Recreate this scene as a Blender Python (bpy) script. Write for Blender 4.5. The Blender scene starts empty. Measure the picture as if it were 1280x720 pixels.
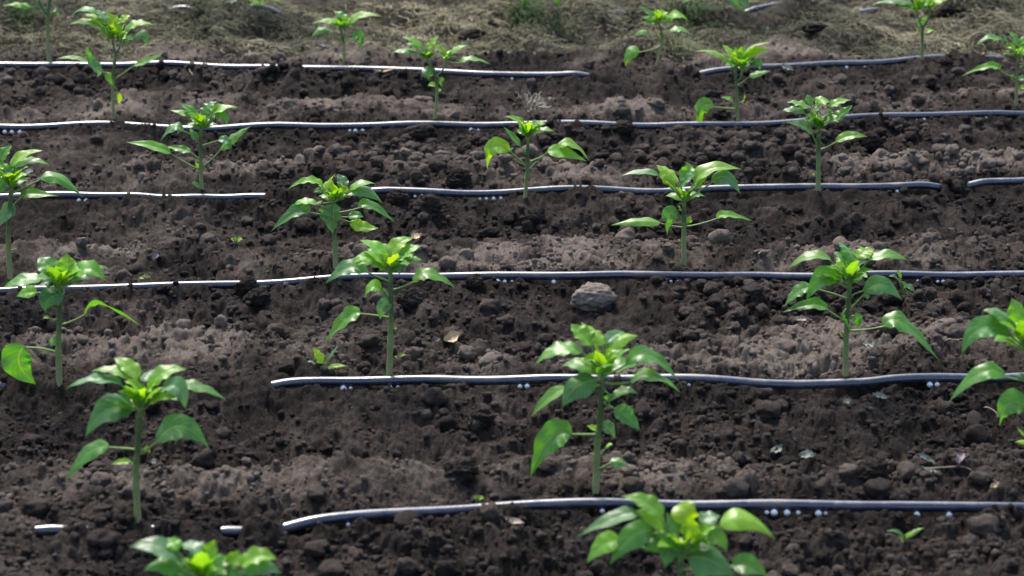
import bpy, math, random
import numpy as np
from mathutils import Vector
random.seed(7); np.random.seed(7)
S = bpy.context.scene
COL = S.collection
# ------------------------------------------------------------ camera, sky, sun, exposure
F, CZ, PITCH = 3000.0, 1.6, math.radians(18.1)
cd = bpy.data.cameras.new('camera'); cam = bpy.data.objects.new('camera', cd); COL.objects.link(cam)
cam.location = (0, 0, CZ); cam.rotation_euler = (math.pi/2 - PITCH, 0, 0)
cd.sensor_width = 36; cd.lens = F/1280*36; cd.clip_start = .05; cd.clip_end = 1000
cd.dof.use_dof = True; cd.dof.focus_distance = 5.1; cd.dof.aperture_fstop = 5.6
S.camera = cam
SUN_EL, SUN_AZ = 57, -20          # behind the rows, a little left
w = bpy.data.worlds.new('World'); S.world = w; w.use_nodes = True
nt = w.node_tree; bg = nt.nodes['Background']
sky = nt.nodes.new('ShaderNodeTexSky'); sky.sky_type = 'NISHITA'; sky.sun_disc = False
sky.sun_elevation = math.radians(SUN_EL); sky.sun_rotation = math.radians(SUN_AZ)
sky.air_density = 1.0; sky.dust_density = 3.0; sky.ozone_density = 1.0
nt.links.new(sky.outputs[0], bg.inputs[0]); bg.inputs[1].default_value = .125
sl = bpy.data.lights.new('sun', 'SUN'); sl.energy = 2.3; sl.angle = math.radians(14); sl.color = (1, .955, .89)
so = bpy.data.objects.new('sun', sl); COL.objects.link(so)
az, el = math.radians(SUN_AZ), math.radians(SUN_EL)
sd = Vector((math.sin(az)*math.cos(el), math.cos(az)*math.cos(el), math.sin(el)))
so.rotation_euler = sd.to_track_quat('Z', 'Y').to_euler(); so.location = (0, 0, 8)
S.view_settings.view_transform = 'Standard'; S.view_settings.look = 'None'
S.view_settings.exposure = 1.15; S.view_settings.gamma = 1
S.render.engine = 'CYCLES'; S.render.resolution_x = 1024; S.render.resolution_y = 576

# ------------------------------------------------------------ helpers
sp, cp = math.sin(PITCH), math.cos(PITCH)
def ray(px, py):
    a, b = (px-640)/F, (360-py)/F
    return np.array([a, cp + sp*b, -sp + cp*b])
def on_plane(px, py, z=0.0):
    r = ray(px, py); return np.array([0, 0, CZ]) + r*((z-CZ)/r[2])
def at_depth(px, py, Y):
    r = ray(px, py); return np.array([0, 0, CZ]) + r*(Y/r[1])

def mesh_np(name, V, faces_list, smooth=True, attrs=None):
    """faces_list: list of int arrays (n,k)"""
    me = bpy.data.meshes.new(name)
    V = np.asarray(V, np.float32); me.vertices.add(len(V)); me.vertices.foreach_set('co', V.ravel())
    nl = sum(f.size for f in faces_list); nf = sum(len(f) for f in faces_list)
    me.loops.add(nl); me.polygons.add(nf)
    me.loops.foreach_set('vertex_index', np.concatenate([f.ravel() for f in faces_list]).astype(np.int32))
    starts = []; o = 0
    for f in faces_list:
        starts.append(o + np.arange(len(f))*f.shape[1]); o += f.size
    me.polygons.foreach_set('loop_start', np.concatenate(starts).astype(np.int32))
    me.update(calc_edges=True)
    if smooth: me.polygons.foreach_set('use_smooth', np.ones(nf, bool))
    for k, a in (attrs or {}).items():
        if a.ndim == 1:
            at = me.attributes.new(k, 'FLOAT', 'POINT'); at.data.foreach_set('value', a.astype(np.float32))
        else:
            at = me.attributes.new(k, 'FLOAT_COLOR', 'POINT'); at.data.foreach_set('color', a.astype(np.float32).ravel())
    me.validate(); return me
def obj(name, me, mat, parent=None, loc=(0, 0, 0)):
    o = bpy.data.objects.new(name, me); COL.objects.link(o); o.location = loc
    if mat and not me.materials: me.materials.append(mat)
    if parent: o.parent = parent
    return o
def tag(o, label=None, cat=None, group=None, kind=None):
    if label: o['label'] = label
    if cat: o['category'] = cat
    if group: o['group'] = group
    if kind: o['kind'] = kind
    return o
def empty(name, loc):
    o = bpy.data.objects.new(name, None); COL.objects.link(o); o.location = loc; o.empty_display_size = .05; return o

# noise --------------------------------------------------------
_rng = np.random.RandomState(11)
PERM = _rng.permutation(4096).astype(np.int32)
GR = _rng.rand(4096).astype(np.float32)
def _h(i, j, s): return PERM[(PERM[(i + s*131) & 4095] + j + s*17) & 4095]
def noise(x, y, s=0):
    xi = np.floor(x).astype(np.int32); yi = np.floor(y).astype(np.int32)
    fx = (x-xi).astype(np.float32); fy = (y-yi).astype(np.float32)
    u = fx*fx*fx*(fx*(fx*6-15)+10); v = fy*fy*fy*(fy*(fy*6-15)+10)
    def g(a, b):
        t = GR[_h(xi+a, yi+b, s)]*2*np.pi
        return np.cos(t)*(fx-a) + np.sin(t)*(fy-b)
    n0 = g(0, 0)*(1-u) + g(1, 0)*u; n1 = g(0, 1)*(1-u) + g(1, 1)*u
    return (n0*(1-v) + n1*v)*1.5
def fbm(x, y, s=0, o=4, g=.5):
    r = 0; a = 1
    for k in range(o):
        r = r + a*noise(x*2**k, y*2**k, s+k*3); a *= g
    return r
def clods(x, y, c, s, prob, rmin=.25, rmax=.62, kz=.8):
    """rounded lumps, one per lattice cell: height in metres"""
    X = x/c; Y = y/c
    xi = np.floor(X).astype(np.int32); yi = np.floor(Y).astype(np.int32)
    out = np.zeros(x.shape, np.float32)
    for a in (-1, 0, 1):
        for b in (-1, 0, 1):
            h = _h(xi+a, yi+b, s); 
            cx = xi+a+GR[h]; cy = yi+b+GR[(h*7+3) & 4095]
            r = rmin + (rmax-rmin)*GR[(h*13+5) & 4095]**2
            el_ = .7+.6*GR[(h*31+9) & 4095]
            d2 = ((X-cx)*el_)**2 + ((Y-cy)/el_)**2
            hh = np.sqrt(np.maximum(0, 1-d2/(r*r)))**.8*r*c*kz
            hh = np.where(GR[(h*17+11) & 4095] < prob, hh, 0)
            out = np.maximum(out, hh)
    return out
def sstep(a, b, x):
    t = np.clip((x-a)/(b-a), 0, 1); return t*t*(3-2*t)

# ------------------------------------------------------------ rows: where each drip tube lies (photo measurements on the ground)
# (x, y, lift): lift 1 = lies free on the soil, 0 = buried
ROWS = [
 [(-150,664,0),(40,664,0),(50,663,.5),(68,663,.5),(85,662,0),(270,658,0),(282,657,.55),(298,657,.55),(312,656,0),(352,653,.3),(385,650,.9),(440,644,1),(540,636,1),(640,629,1),(745,627,1),(850,628,1),(1060,628,1),(1280,631,1),(1500,632,1)],
 [(-150,478,0),(330,473,0),(352,472,.7),(400,470,1),(500,470,1),(560,470,1),(585,471,.93),(605,471,1),(690,473,1),(900,477,1),(1055,475,1),(1080,476,.85),(1110,474,.95),(1215,469,1),(1300,467,1),(1500,465,1)],
 [(-150,362,1),(0,359,1),(150,353,1),(300,347,1),(420,343,1),(560,340,1),(720,342,1),(850,338,1),(950,334,1),(1100,336,1),(1280,338,1),(1450,338,1)],
 [(-150,240,0),(30,240,.6),(80,240,1),(175,239,.9),(195,239,.48),(225,239,.48),(240,239,.7),(315,238,.7),(335,238,.3),(360,239,.05),(440,240,.1),(455,240,.45),(475,240,.9),(560,240,1),(700,236,1),(830,234,1),(1000,235,1),(1150,230,.95),(1172,229,.6),(1182,229,0),(1205,226,.1),(1225,225,.8),(1300,224,.8),(1450,222,1)],
 [(-150,157,1),(0,154,1),(150,151,1),(300,156,1),(420,155,1),(545,153,1),(700,152,1),(900,152,1),(1080,145,1),(1180,142,.95),(1280,140,.9),(1400,139,1)],
 [(-150,79,1),(0,79,1),(200,79,1),(430,82,1),(600,90,1),(725,91,1),(738,91,.2),(760,90,0),(865,87,0),(885,85,.6),(925,84,.9),(1000,80,1),(1100,73,1),(1200,65,1),(1245,62,.9),(1262,62,0),(1400,58,0)],
 [(-150,9,0),(205,8,0),(216,7,.9),(238,7,.9),(246,8,0),(305,10,0),(312,10,.95),(346,11,.95),(356,12,0),(600,8,0),(925,6,0),(938,4,1),(1005,-2,1),(1090,-5,1),(1110,-6,0),(1400,-12,0)],
]
RW = []
for kk, pts in enumerate(ROWS):
    P = np.array([np.append(on_plane(a, b-[4, 1, 1, 1, 1, 1, 0][kk], .046)[:2], c) for a, b, c in pts]); RW.append(P)
def row_y(k, x):
    """k: 0..6 traced, others extrapolated"""
    if 0 <= k <= 6: P = RW[k]; return np.interp(x, P[:, 0], P[:, 1])
    if k < 0: return np.interp(x, RW[0][:, 0], RW[0][:, 1]*.35 + 3.39*.65*1.0) + .66*k*.98
    return np.interp(x, RW[6][:, 0], RW[6][:, 1]) + .68*(k-6)
def row_lift(k, x): return np.interp(x, RW[k][:, 0], RW[k][:, 2])
PV = np.array([0, .05, .15, .30, .40, .48, .58, .75, .88, .96, 1.0])
PZ = np.array([.030, .030, .036, .046, .020, -.018, -.020, .004, .022, .034, .030])

BASES = [tuple(on_plane(a, b, .04)[:2]) for a, b in [(745,620),(172,655),(1058,474),(74,488),(485,478),(419,338),(855,333),(12,350),(252,239),(654,249),(1023,240),(141,150),(542,151),(923,158),(1271,134),(61,83),(429,82),(818,83),(1153,76)]]
def ground_terms(x, y):
    ks = list(range(-6, 12)); Y = np.stack([row_y(k, x) for k in ks])
    wy = y + .035*noise(x*1.7, y*1.7, 5) 
    idx = np.clip((Y <= y).sum(0)-1, 0, len(ks)-2)
    y0 = np.take_along_axis(Y, idx[None], 0)[0]; y1 = np.take_along_axis(Y, idx[None]+1, 0)[0]
    v = (y-y0)/(y1-y0)
    k0 = idx + ks[0]
    return v, k0, y0, y1

def ground(x, y, fine=None, full=False):
    v, k0, y0, y1 = ground_terms(x, y)
    inside = (v > 0) & (v < 1)
    bell = np.clip(v*(1-v)*4, 0, 1)
    vw = np.clip(v + bell*(.17*noise(x*1.3+k0*9.7, y*.8+k0*3.1, 21) + .07*noise(x*4, y*4, 22)), 0, 1)
    z = np.interp(vw, PV, PZ)
    amp = np.clip(1 + .8*noise(x*1.1+k0*5.3, y*.6, 31), .35, 1.7)
    z = .03 + (z-.03)*amp
    nearvis = np.exp(-(np.minimum(v, 1-v)*.66/.03)**2)      # near a tube line
    straw = sstep(6.95, 7.2, y + .12*noise(x*3, y*3, 77))    # mulch area behind row six
    big = (fbm(x*4.2, y*5.2, 41, 3)*.024)*(1-.75*nearvis)
    z = z*(1-straw*.4) + big + straw*(.045*noise(x*2.6, y*3.5, 45)+.03*noise(x*7, y*8, 46) - .0)
    # dug hollow immediately under and in front of a tube that lies free
    if fine is None: fine = 1.0
    wx = x + .012*noise(x*26, y*26, 50) + .007*noise(x*60, y*60, 51) + .0035*noise(x*150, y*150, 52)
    wy = y + .012*noise(x*26, y*26, 55) + .007*noise(x*60, y*60, 53) + .0035*noise(x*150, y*150, 54)
    dens = np.clip(.55 + .9*noise(x*2.2, y*3, 61) + .25*np.sin((vw-.35)*np.pi*2)*-1, .12, 1)
    c1 = clods(wx, wy, .085, 3, .22, .2, .5, .62)
    c2 = clods(wx, wy, .036, 4, .38, .22, .6, .75)
    c3 = clods(wx, wy, .017, 5, .55, .25, .62, .8)
    c4 = clods(wx, wy, .0085, 6, .85, .3, .62, .85)
    pk = sstep(-.1, .35, noise(x*1.1+k0*2.3, y*1.7, 62) + np.where((k0 == 3) & (x > -.5), .55, 0) + np.where((k0 == 1) & (x > .3) & (v > .45), .5, 0) - .12)*(1-straw)
    c5 = clods(wx*1.0+.3, wy*1.1, .040, 8, .92, .34, .66, .85)
    c6 = clods(wx+.7, wy*1.1, .022, 9, .92, .34, .66, .85)
    cl = np.maximum(c1*dens*(1-straw), c2*(.15+.85*dens)) ; cl = np.maximum(cl, c3*(.45+.55*dens)); cl = np.maximum(cl, np.maximum(c5, c6)*pk) + c4*.65
    rdg = 1-np.abs(fbm(wx*11, wy*15, 74, 4, .55)); f1 = fbm(x*24, y*24, 71, 6, .6)*.0085 + (rdg-.7)*.013
    fl = (cl + f1)*fine*(1-.55*straw)
    # keep clods low on the tube line where it lies free
    lift = np.zeros_like(x)
    dist = np.full_like(x, 9)
    for k in range(7):
        d = y-row_y(k, x); m = np.abs(d) < .09
        lift = np.where(m, row_lift(k, x), lift); dist = np.where(m, d, dist)
    near = np.exp(-((dist+.006)/.022)**2)*sstep(0, .7, lift)
    far_side = np.exp(-((dist-.02)/.02)**2)*(lift > .3)
    gap = np.exp(-((dist+.013)/.016)**2)*sstep(.3, .9, lift)*(.75+.6*noise(x*7, y*0+k0, 95))
    z = z + fl*(1-.72*near) - .008*near - .024*gap
    bl = 1-sstep(.05, .55, lift+.15*noise(x*30, y*30, 98))
    buried = np.exp(-((dist+.002)/.034)**2)*bl*(np.abs(dist) < 1)
    z = z + buried*.017
    for bx_, by_ in BASES:
        q2 = ((x-bx_)**2+((y-by_)*.9)**2)/(.034**2); z = z + .009*np.exp(-q2)*(1+.5*noise(x*70, y*70, 99))*(1-near)*(1-.8*np.exp(-((dist+.01)/.02)**2))
    if full:
        band = sstep(.04, .16, vw)*(1-sstep(.30, .50, vw))  # pale ridge tops: dry crust, with sky light also put into the tone
        dry = band*(.42+.85*noise(x*1.6+k0*7.7, y*2.2, 81)+.45*noise(x*9, y*9, 82)) + .24 + .30*noise(x*3.1, y*3.7, 83)+.25*noise(x*14, y*14, 84)+4.5*np.clip(fl-.012,-.01,.02)  # lump tops paler and gaps darker by height
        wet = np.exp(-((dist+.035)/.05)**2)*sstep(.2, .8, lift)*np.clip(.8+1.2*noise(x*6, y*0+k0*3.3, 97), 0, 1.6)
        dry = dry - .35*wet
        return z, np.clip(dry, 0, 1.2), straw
    return z

# fine trapezoid in view, coarse beyond out to the horizon: ONE sheet
yf = [2.75]
while yf[-1] < 8.9: yf.append(yf[-1] + .0036*(yf[-1]/3.4)**1.25)
yf = np.array(yf)
yb = 2.75 - np.geomspace(.02, 60, 34)[::-1]; ya = yf[-1] + np.geomspace(.03, 600, 46)
YY = np.concatenate([yb, yf, ya])
nfx = 1250
sf = np.linspace(-1, 1, nfx); so_ = 1 + np.geomspace(.004, 260, 46)
SS = np.concatenate([-so_[::-1], sf, so_])
def hw(y): return .262*np.clip(y, 2.75, 9.2) + .08
GY, GS = np.meshgrid(YY, SS, indexing='ij')
GX = GS*hw(GY)
finey = sstep(2.5, 2.8, GY)*(1-sstep(8.8, 9.8, GY)); finex = 1-sstep(1.0, 1.15, np.abs(GS))
fine = np.where((GY > 2.2) & (GY < 10), finey, 0)*finex
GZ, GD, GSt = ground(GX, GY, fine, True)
ny, nx = GX.shape
I = np.arange(ny*nx).reshape(ny, nx)
Q = np.stack([I[:-1, :-1], I[:-1, 1:], I[1:, 1:], I[1:, :-1]], -1).reshape(-1, 4)
V = np.stack([GX, GY, GZ], -1).reshape(-1, 3)
def zmesh(x, y):
    """height of the built sheet (bilinear)"""
    x = np.atleast_1d(np.asarray(x, float)); y = np.atleast_1d(np.asarray(y, float))
    j = np.interp(y, YY, np.arange(ny)); j0 = np.clip(j.astype(int), 0, ny-2); fj = j-j0
    s = x/hw(y); i = np.interp(s, SS, np.arange(nx)); i0 = np.clip(i.astype(int), 0, nx-2); fi = i-i0
    a = GZ[j0, i0]*(1-fi) + GZ[j0, i0+1]*fi; b = GZ[j0+1, i0]*(1-fi) + GZ[j0+1, i0+1]*fi
    return a*(1-fj) + b*fj
def gp(px, py):
    """point of the soil seen at that place of the photograph"""
    r = ray(px, py); t0 = (.12-CZ)/r[2]; t1 = (-.08-CZ)/r[2]
    t = np.linspace(t0, t1, 160); P = np.array([0, 0, CZ]) + t[:, None]*r
    dz = P[:, 2]-zmesh(P[:, 0], P[:, 1]); k = np.argmax(dz < 0)
    return P[k] if dz[k] < 0 else P[-1]

# ------------------------------------------------------------ materials
def mat(name):
    m = bpy.data.materials.new(name); m.use_nodes = True; n = m.node_tree.nodes; n.clear()
    out = n.new('ShaderNodeOutputMaterial'); b = n.new('ShaderNodeBsdfPrincipled')
    m.node_tree.links.new(b.outputs[0], out.inputs[0]); return m, n, m.node_tree.links, b, out
def nz(n, l, scale, detail=4, rough=.6, coord='Object', dist=0):
    t = n.new('ShaderNodeTexCoord'); k = n.new('ShaderNodeTexNoise'); k.inputs['Scale'].default_value = scale
    k.inputs['Detail'].default_value = detail; k.inputs['Roughness'].default_value = rough; k.inputs['Distortion'].default_value = dist
    l.new(t.outputs[coord], k.inputs['Vector']); return k
def ramp(n, l, src, stops):
    r = n.new('ShaderNodeValToRGB'); e = r.color_ramp.elements
    while len(e) > 1: e.remove(e[-1])
    e[0].position = stops[0][0]; e[0].color = (*stops[0][1], 1)
    for p, c in stops[1:]: k = e.new(p); k.color = (*c, 1)
    l.new(src, r.inputs[0]); return r
def math_(n, l, op, a, b):
    k = n.new('ShaderNodeMath'); k.operation = op
    for i, q in ((0, a), (1, b)):
        if isinstance(q, (int, float)): k.inputs[i].default_value = q
        else: l.new(q, k.inputs[i])
    return k.outputs[0]
def bump(n, l, b, src, strength, dist):
    k = n.new('ShaderNodeBump'); k.inputs['Strength'].default_value = strength; k.inputs['Distance'].default_value = dist
    l.new(src, k.inputs['Height']); l.new(k.outputs[0], b.inputs['Normal']); return k

def soil_material(name, tint=(1, 1, 1)):
    m, n, l, b, out = mat(name)
    at = n.new('ShaderNodeAttribute'); at.attribute_name = 'dry'  # soil tone: dryness plus painted light and shade of the ridges
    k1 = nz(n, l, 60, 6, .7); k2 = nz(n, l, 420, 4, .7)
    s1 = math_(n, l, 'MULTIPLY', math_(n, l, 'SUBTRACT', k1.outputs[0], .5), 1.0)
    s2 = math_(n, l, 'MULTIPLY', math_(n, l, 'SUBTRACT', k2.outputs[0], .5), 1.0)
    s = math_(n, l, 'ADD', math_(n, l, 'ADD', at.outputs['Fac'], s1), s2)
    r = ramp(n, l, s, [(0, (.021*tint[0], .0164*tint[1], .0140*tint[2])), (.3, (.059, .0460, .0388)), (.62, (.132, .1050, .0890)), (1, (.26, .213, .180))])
    l.new(r.outputs[0], b.inputs['Base Color']); b.inputs['Roughness'].default_value = .95
    b.inputs['Specular IOR Level'].default_value = .18
    bump(n, l, b, math_(n, l, 'ADD', k2.outputs[0], math_(n, l, 'MULTIPLY', k1.outputs[0], 1.5)), 1.0, .010)
    return m
M_SOIL = soil_material('soil')
# straw litter tint on the mulch strip is real material there
n = M_SOIL.node_tree.nodes; l = M_SOIL.node_tree.links
prin = [q for q in n if q.type == 'BSDF_PRINCIPLED'][0]; old = prin.inputs['Base Color'].links[0].from_socket
sa = n.new('ShaderNodeAttribute'); sa.attribute_name = 'straw'; mx = n.new('ShaderNodeMix'); mx.data_type = 'RGBA'
kn = nz(n, l, 25, 6, .7); sr = ramp(n, l, kn.outputs[0], [(.35, (.045, .038, .030)), (.6, (.11, .095, .065))])
l.new(math_(n, l, 'MULTIPLY', sa.outputs['Fac'], .7), mx.inputs[0]); l.new(old, mx.inputs[6]); l.new(sr.outputs[0], mx.inputs[7]); l.new(mx.outputs[2], prin.inputs['Base Color'])

def leaf_material():
    m, n, l, b, out = mat('leaf')
    oi = n.new('ShaderNodeObjectInfo'); uv = n.new('ShaderNodeUVMap')
    sx = n.new('ShaderNodeSeparateXYZ'); l.new(uv.outputs[0], sx.inputs[0])
    # u across (-1..1 stored 0..1), v along
    a = math_(n, l, 'ABSOLUTE', math_(n, l, 'SUBTRACT', sx.outputs[0], .5), 0)
    mid = math_(n, l, 'LESS_THAN', a, .022)
    ph = math_(n, l, 'SUBTRACT', sx.outputs[1], math_(n, l, 'MULTIPLY', a, .55))
    w_ = math_(n, l, 'ABSOLUTE', math_(n, l, 'SINE', math_(n, l, 'MULTIPLY', ph, 27), 0), 0)
    vein = math_(n, l, 'MAXIMUM', mid, math_(n, l, 'MULTIPLY', math_(n, l, 'LESS_THAN', w_, .13), .55))
    k = nz(n, l, 90, 4, .6); k2 = nz(n, l, 25, 3, .5)
    var = math_(n, l, 'ADD', math_(n, l, 'MULTIPLY', k.outputs[0], .5), math_(n, l, 'ADD', math_(n, l, 'MULTIPLY', k2.outputs[0], .7), .42))
    c = n.new('ShaderNodeVectorMath'); c.operation = 'SCALE'; l.new(oi.outputs['Color'], c.inputs[0]); l.new(var, c.inputs['Scale'])
    mx = n.new('ShaderNodeMix'); mx.data_type = 'RGBA'; l.new(math_(n, l, 'MULTIPLY', vein, .5), mx.inputs[0])
    l.new(c.outputs[0], mx.inputs[6]); mx.inputs[7].default_value = (.32, .45, .13, 1)
    l.new(mx.outputs[2], b.inputs['Base Color'])
    b.inputs['Roughness'].default_value = .40; b.inputs['Specular IOR Level'].default_value = .8
    bp = bump(n, l, b, math_(n, l, 'ADD', math_(n, l, 'MULTIPLY', vein, -.8), math_(n, l, 'MULTIPLY', k.outputs[0], 1.2)), .5, .0012)
    tr = n.new('ShaderNodeBsdfTranslucent'); hs = n.new('ShaderNodeMix'); hs.data_type = 'RGBA'; hs.blend_type = 'MULTIPLY'; hs.inputs[0].default_value = 1
    l.new(mx.outputs[2], hs.inputs[6]); hs.inputs[7].default_value = (2.1, 1.75, .6, 1); l.new(hs.outputs[2], tr.inputs[0])
    ms = n.new('ShaderNodeMixShader'); ms.inputs[0].default_value = .42
    l.new(b.outputs[0], ms.inputs[1]); l.new(tr.outputs[0], ms.inputs[2]); l.new(ms.outputs[0], out.inputs[0])
    return m
M_LEAF = leaf_material()
def stem_material():
    m, n, l, b, out = mat('stem_green')
    at = n.new('ShaderNodeAttribute'); at.attribute_name = 'along'
    k = nz(n, l, 120, 4, .7)
    s = math_(n, l, 'ADD', at.outputs['Fac'], math_(n, l, 'MULTIPLY', math_(n, l, 'SUBTRACT', k.outputs[0], .5), .7))
    r = ramp(n, l, s, [(0, (.20, .17, .10)), (.12, (.30, .31, .14)), (.4, (.17, .26, .075)), (.68, (.075, .12, .04)), (.9, (.07, .12, .04)), (1, (.16, .28, .06))])
    l.new(r.outputs[0], b.inputs['Base Color']); b.inputs['Roughness'].default_value = .5
    bump(n, l, b, k.outputs[0], .5, .001); return m
M_STEM = stem_material()
def petiole_material():
    m, n, l, b, out = mat('petiole_green'); k = nz(n, l, 150, 3, .6)
    r = ramp(n, l, k.outputs[0], [(.3, (.12, .22, .045)), (.7, (.25, .37, .09))]); l.new(r.outputs[0], b.inputs['Base Color'])
    b.inputs['Roughness'].default_value = .45; b.inputs['Subsurface Weight'].default_value = .0; return m
M_PET = petiole_material()
def tube_material():
    m, n, l, b, out = mat('drip_tube_plastic'); k = nz(n, l, 28, 6, .75); k2 = nz(n, l, 9, 4, .6); k3 = nz(n, l, 300, 3, .6)
    up = n.new('ShaderNodeNewGeometry'); sx = n.new('ShaderNodeSeparateXYZ'); l.new(up.outputs['Normal'], sx.inputs[0])
    dust = math_(n, l, 'MULTIPLY', k.outputs[0], k2.outputs[0])
    r = ramp(n, l, dust, [(.20, (.012, .019, .046)), (.29, (.028, .037, .066)), (.36, (.085, .073, .064)), (.45, (.05, .042, .037))])
    l.new(r.outputs[0], b.inputs['Base Color'])
    rr = n.new('ShaderNodeMapRange'); l.new(dust, rr.inputs[0]); rr.inputs[1].default_value = .22; rr.inputs[2].default_value = .4
    rr.inputs[3].default_value = .22; rr.inputs[4].default_value = .65; l.new(rr.outputs[0], b.inputs['Roughness'])
    b.inputs['Specular IOR Level'].default_value = .9
    b.inputs['Coat Weight'].default_value = .8; b.inputs['Coat Roughness'].default_value = .33
    bump(n, l, b, k3.outputs[0], .25, .001); return m
M_TUBE = tube_material()
def simple(name, stops, scale=60, rough=.8, spec=.3, bs=.4):
    m, n, l, b, out = mat(name); k = nz(n, l, scale, 5, .65); r = ramp(n, l, k.outputs[0], stops)
    l.new(r.outputs[0], b.inputs['Base Color']); b.inputs['Roughness'].default_value = rough; b.inputs['Specular IOR Level'].default_value = spec
    bump(n, l, b, k.outputs[0], bs, .003); return m
M_STONE = simple('stone', [(.3, (.125, .100, .086)), (.7, (.235, .195, .168))], 60, .95, .15, 1)
M_TAN = simple('dry_leaf_tan', [(.3, (.42, .30, .17)), (.7, (.62, .50, .33))], 90)
M_GREY = simple('dry_leaf_grey', [(.3, (.13, .14, .115)), (.7, (.30, .31, .26))], 90)
M_TWIG = simple('dry_twig', [(.3, (.22, .16, .12)), (.7, (.45, .37, .30))], 90)
M_PURP = simple('faded_purple_leaf', [(.3, (.17, .12, .14)), (.7, (.34, .28, .31))], 90)
def drop_material():  # opaque white stands in for sky light seen through clear water
    m, n, l, b, out = mat('water'); b.inputs['Base Color'].default_value = (1, 1, 1, 1); b.inputs['Roughness'].default_value = .03
    b.inputs['IOR'].default_value = 1.33; b.inputs['Transmission Weight'].default_value = 0; b.inputs['Specular IOR Level'].default_value = 1
    b.inputs['Coat Weight'].default_value = 1; b.inputs['Coat Roughness'].default_value = .02; return m
M_DROP = drop_material()
m, n, l, b, out = mat('straw'); at = n.new('ShaderNodeAttribute'); at.attribute_name = 'tone'; l.new(at.outputs['Color'], b.inputs['Base Color'])
b.inputs['Roughness'].default_value = .7; b.inputs['Specular IOR Level'].default_value = .25; M_STRAW = m

# ------------------------------------------------------------ ground sheet
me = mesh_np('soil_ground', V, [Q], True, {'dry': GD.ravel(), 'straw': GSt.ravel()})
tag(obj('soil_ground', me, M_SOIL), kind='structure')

# ------------------------------------------------------------ loose crumbs and clods (uncountable)
def ico(sub):
    import bmesh
    bm = bmesh.new(); bmesh.ops.create_icosphere(bm, subdivisions=sub, radius=1)
    v = np.array([q.co[:] for q in bm.verts]); f = np.array([[q.index for q in g.verts] for g in bm.faces]); bm.free(); return v, f
def n3(p, s):
    return noise(p[:, 0]+p[:, 2]*.7+s*3.3, p[:, 1]+p[:, 2]*1.3-s*1.7, s) + noise(p[:, 1]*1.1-s, p[:, 2]+p[:, 0]*.5+s, s+5)
def lump(sub, seed, rough=.22, cut=.72):
    v, f = ico(sub); r = 1 + rough*n3(v*1.1, seed) + rough*.6*n3(v*2.6, seed+9)
    if sub > 2: r = r + rough*.5*n3(v*5, seed+20)+rough*.35*n3(v*11, seed+30)
    v = v*r[:, None]
    # a few flat broken faces
    rg = np.random.RandomState(seed)
    for _ in range(4):
        nrm = rg.normal(size=3); nrm /= np.linalg.norm(nrm); d = v@nrm; c = cut+.15*rg.rand()
        v = v - np.maximum(0, d-c)[:, None]*nrm*.85
    return v, f
def scatter_clods(name, N, sub, rlo, rhi, seed, pw, packed=False):
    rg = np.random.RandomState(seed); T = [lump(sub, 100+i) for i in range(10)]
    Vs, Fs, D = [], [], []; o = 0; c = 0
    while c < N:
        y = 3.0 + (8.4-3.0)*rg.rand()**1.15; x = (rg.rand()*2-1)*hw(y)*.99
        r = rlo + (rhi-rlo)*rg.rand()**pw
        dens = .45 + .9*float(noise(np.array([x*2.2]), np.array([y*3]), 61)[0])
        if rg.rand() > dens+.25: continue
        if y > 7.0 and rg.rand() < .8: continue
        if packed:
            vv, kk, _, _ = ground_terms(np.array([x]), np.array([y])); vv, kk = vv[0], kk[0]
            if not ((kk == 3 and x > -.55 and rg.rand() < 1.15-abs(vv-.6)) or (kk == 1 and x > .3 and vv > .5) or (kk == 2 and vv > .55 and x > 0 and rg.rand() < .5) or (kk == 4 and vv > .4 and x < -.2 and rg.rand() < .4)): continue
        bad = False
        for k in range(7):
            d = y-float(row_y(k, x)); lf = float(row_lift(k, x))
            if lf > .3 and -(.02+r*1.0) < d < .012+r*.8: bad = True
            if r > .012 and lf > .3 and -(.05+r) < d < .03: bad = True
        if bad: continue
        c += 1; v, f = T[rg.randint(10)]
        A = rg.normal(size=(3, 3)); q, _ = np.linalg.qr(A)
        P = (v@q)*np.array([1, 1, .78])*(np.array([1, 1, 1])*r*(.8+.4*rg.rand(3)))
        z = zmesh(x, y)[0]
        P = P + np.array([x, y, z + r*(.15+.4*rg.rand())])
        Vs.append(P); Fs.append(f+o); o += len(P)
        D.append(np.full(len(P), np.clip(soil_tone_at(x, y) + rg.normal()*.10 + .12, 0, 1.1)))
    return mesh_np(name, np.concatenate(Vs), [np.concatenate(Fs)], True, {'dry': np.concatenate(D)})
def soil_tone_at(x, y):
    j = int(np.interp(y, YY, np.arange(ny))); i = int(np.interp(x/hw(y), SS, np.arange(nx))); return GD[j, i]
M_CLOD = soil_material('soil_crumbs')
me = scatter_clods('soil_crumbs', 38000, 2, .0016, .008, 5, 2.6)
tag(obj('soil_crumbs', me, M_CLOD), 'loose dark soil crumbs strewn over the ground between the rows', 'soil crumbs', kind='stuff')
me = scatter_clods('soil_lumps', 1700, 3, .007, .024, 6, 3.0)
tag(obj('soil_lumps', me, M_CLOD), 'rough brown soil lumps lying thickly over the raked ground', 'soil lumps', kind='stuff')

me = scatter_clods('packed_clods', 1500, 3, .008, .019, 8, 1.5, True)
tag(obj('packed_clods', me, M_CLOD), 'tightly packed rounded clods heaped in the lumpier stretches between the drip tubes', 'packed clods', kind='stuff')

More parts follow.
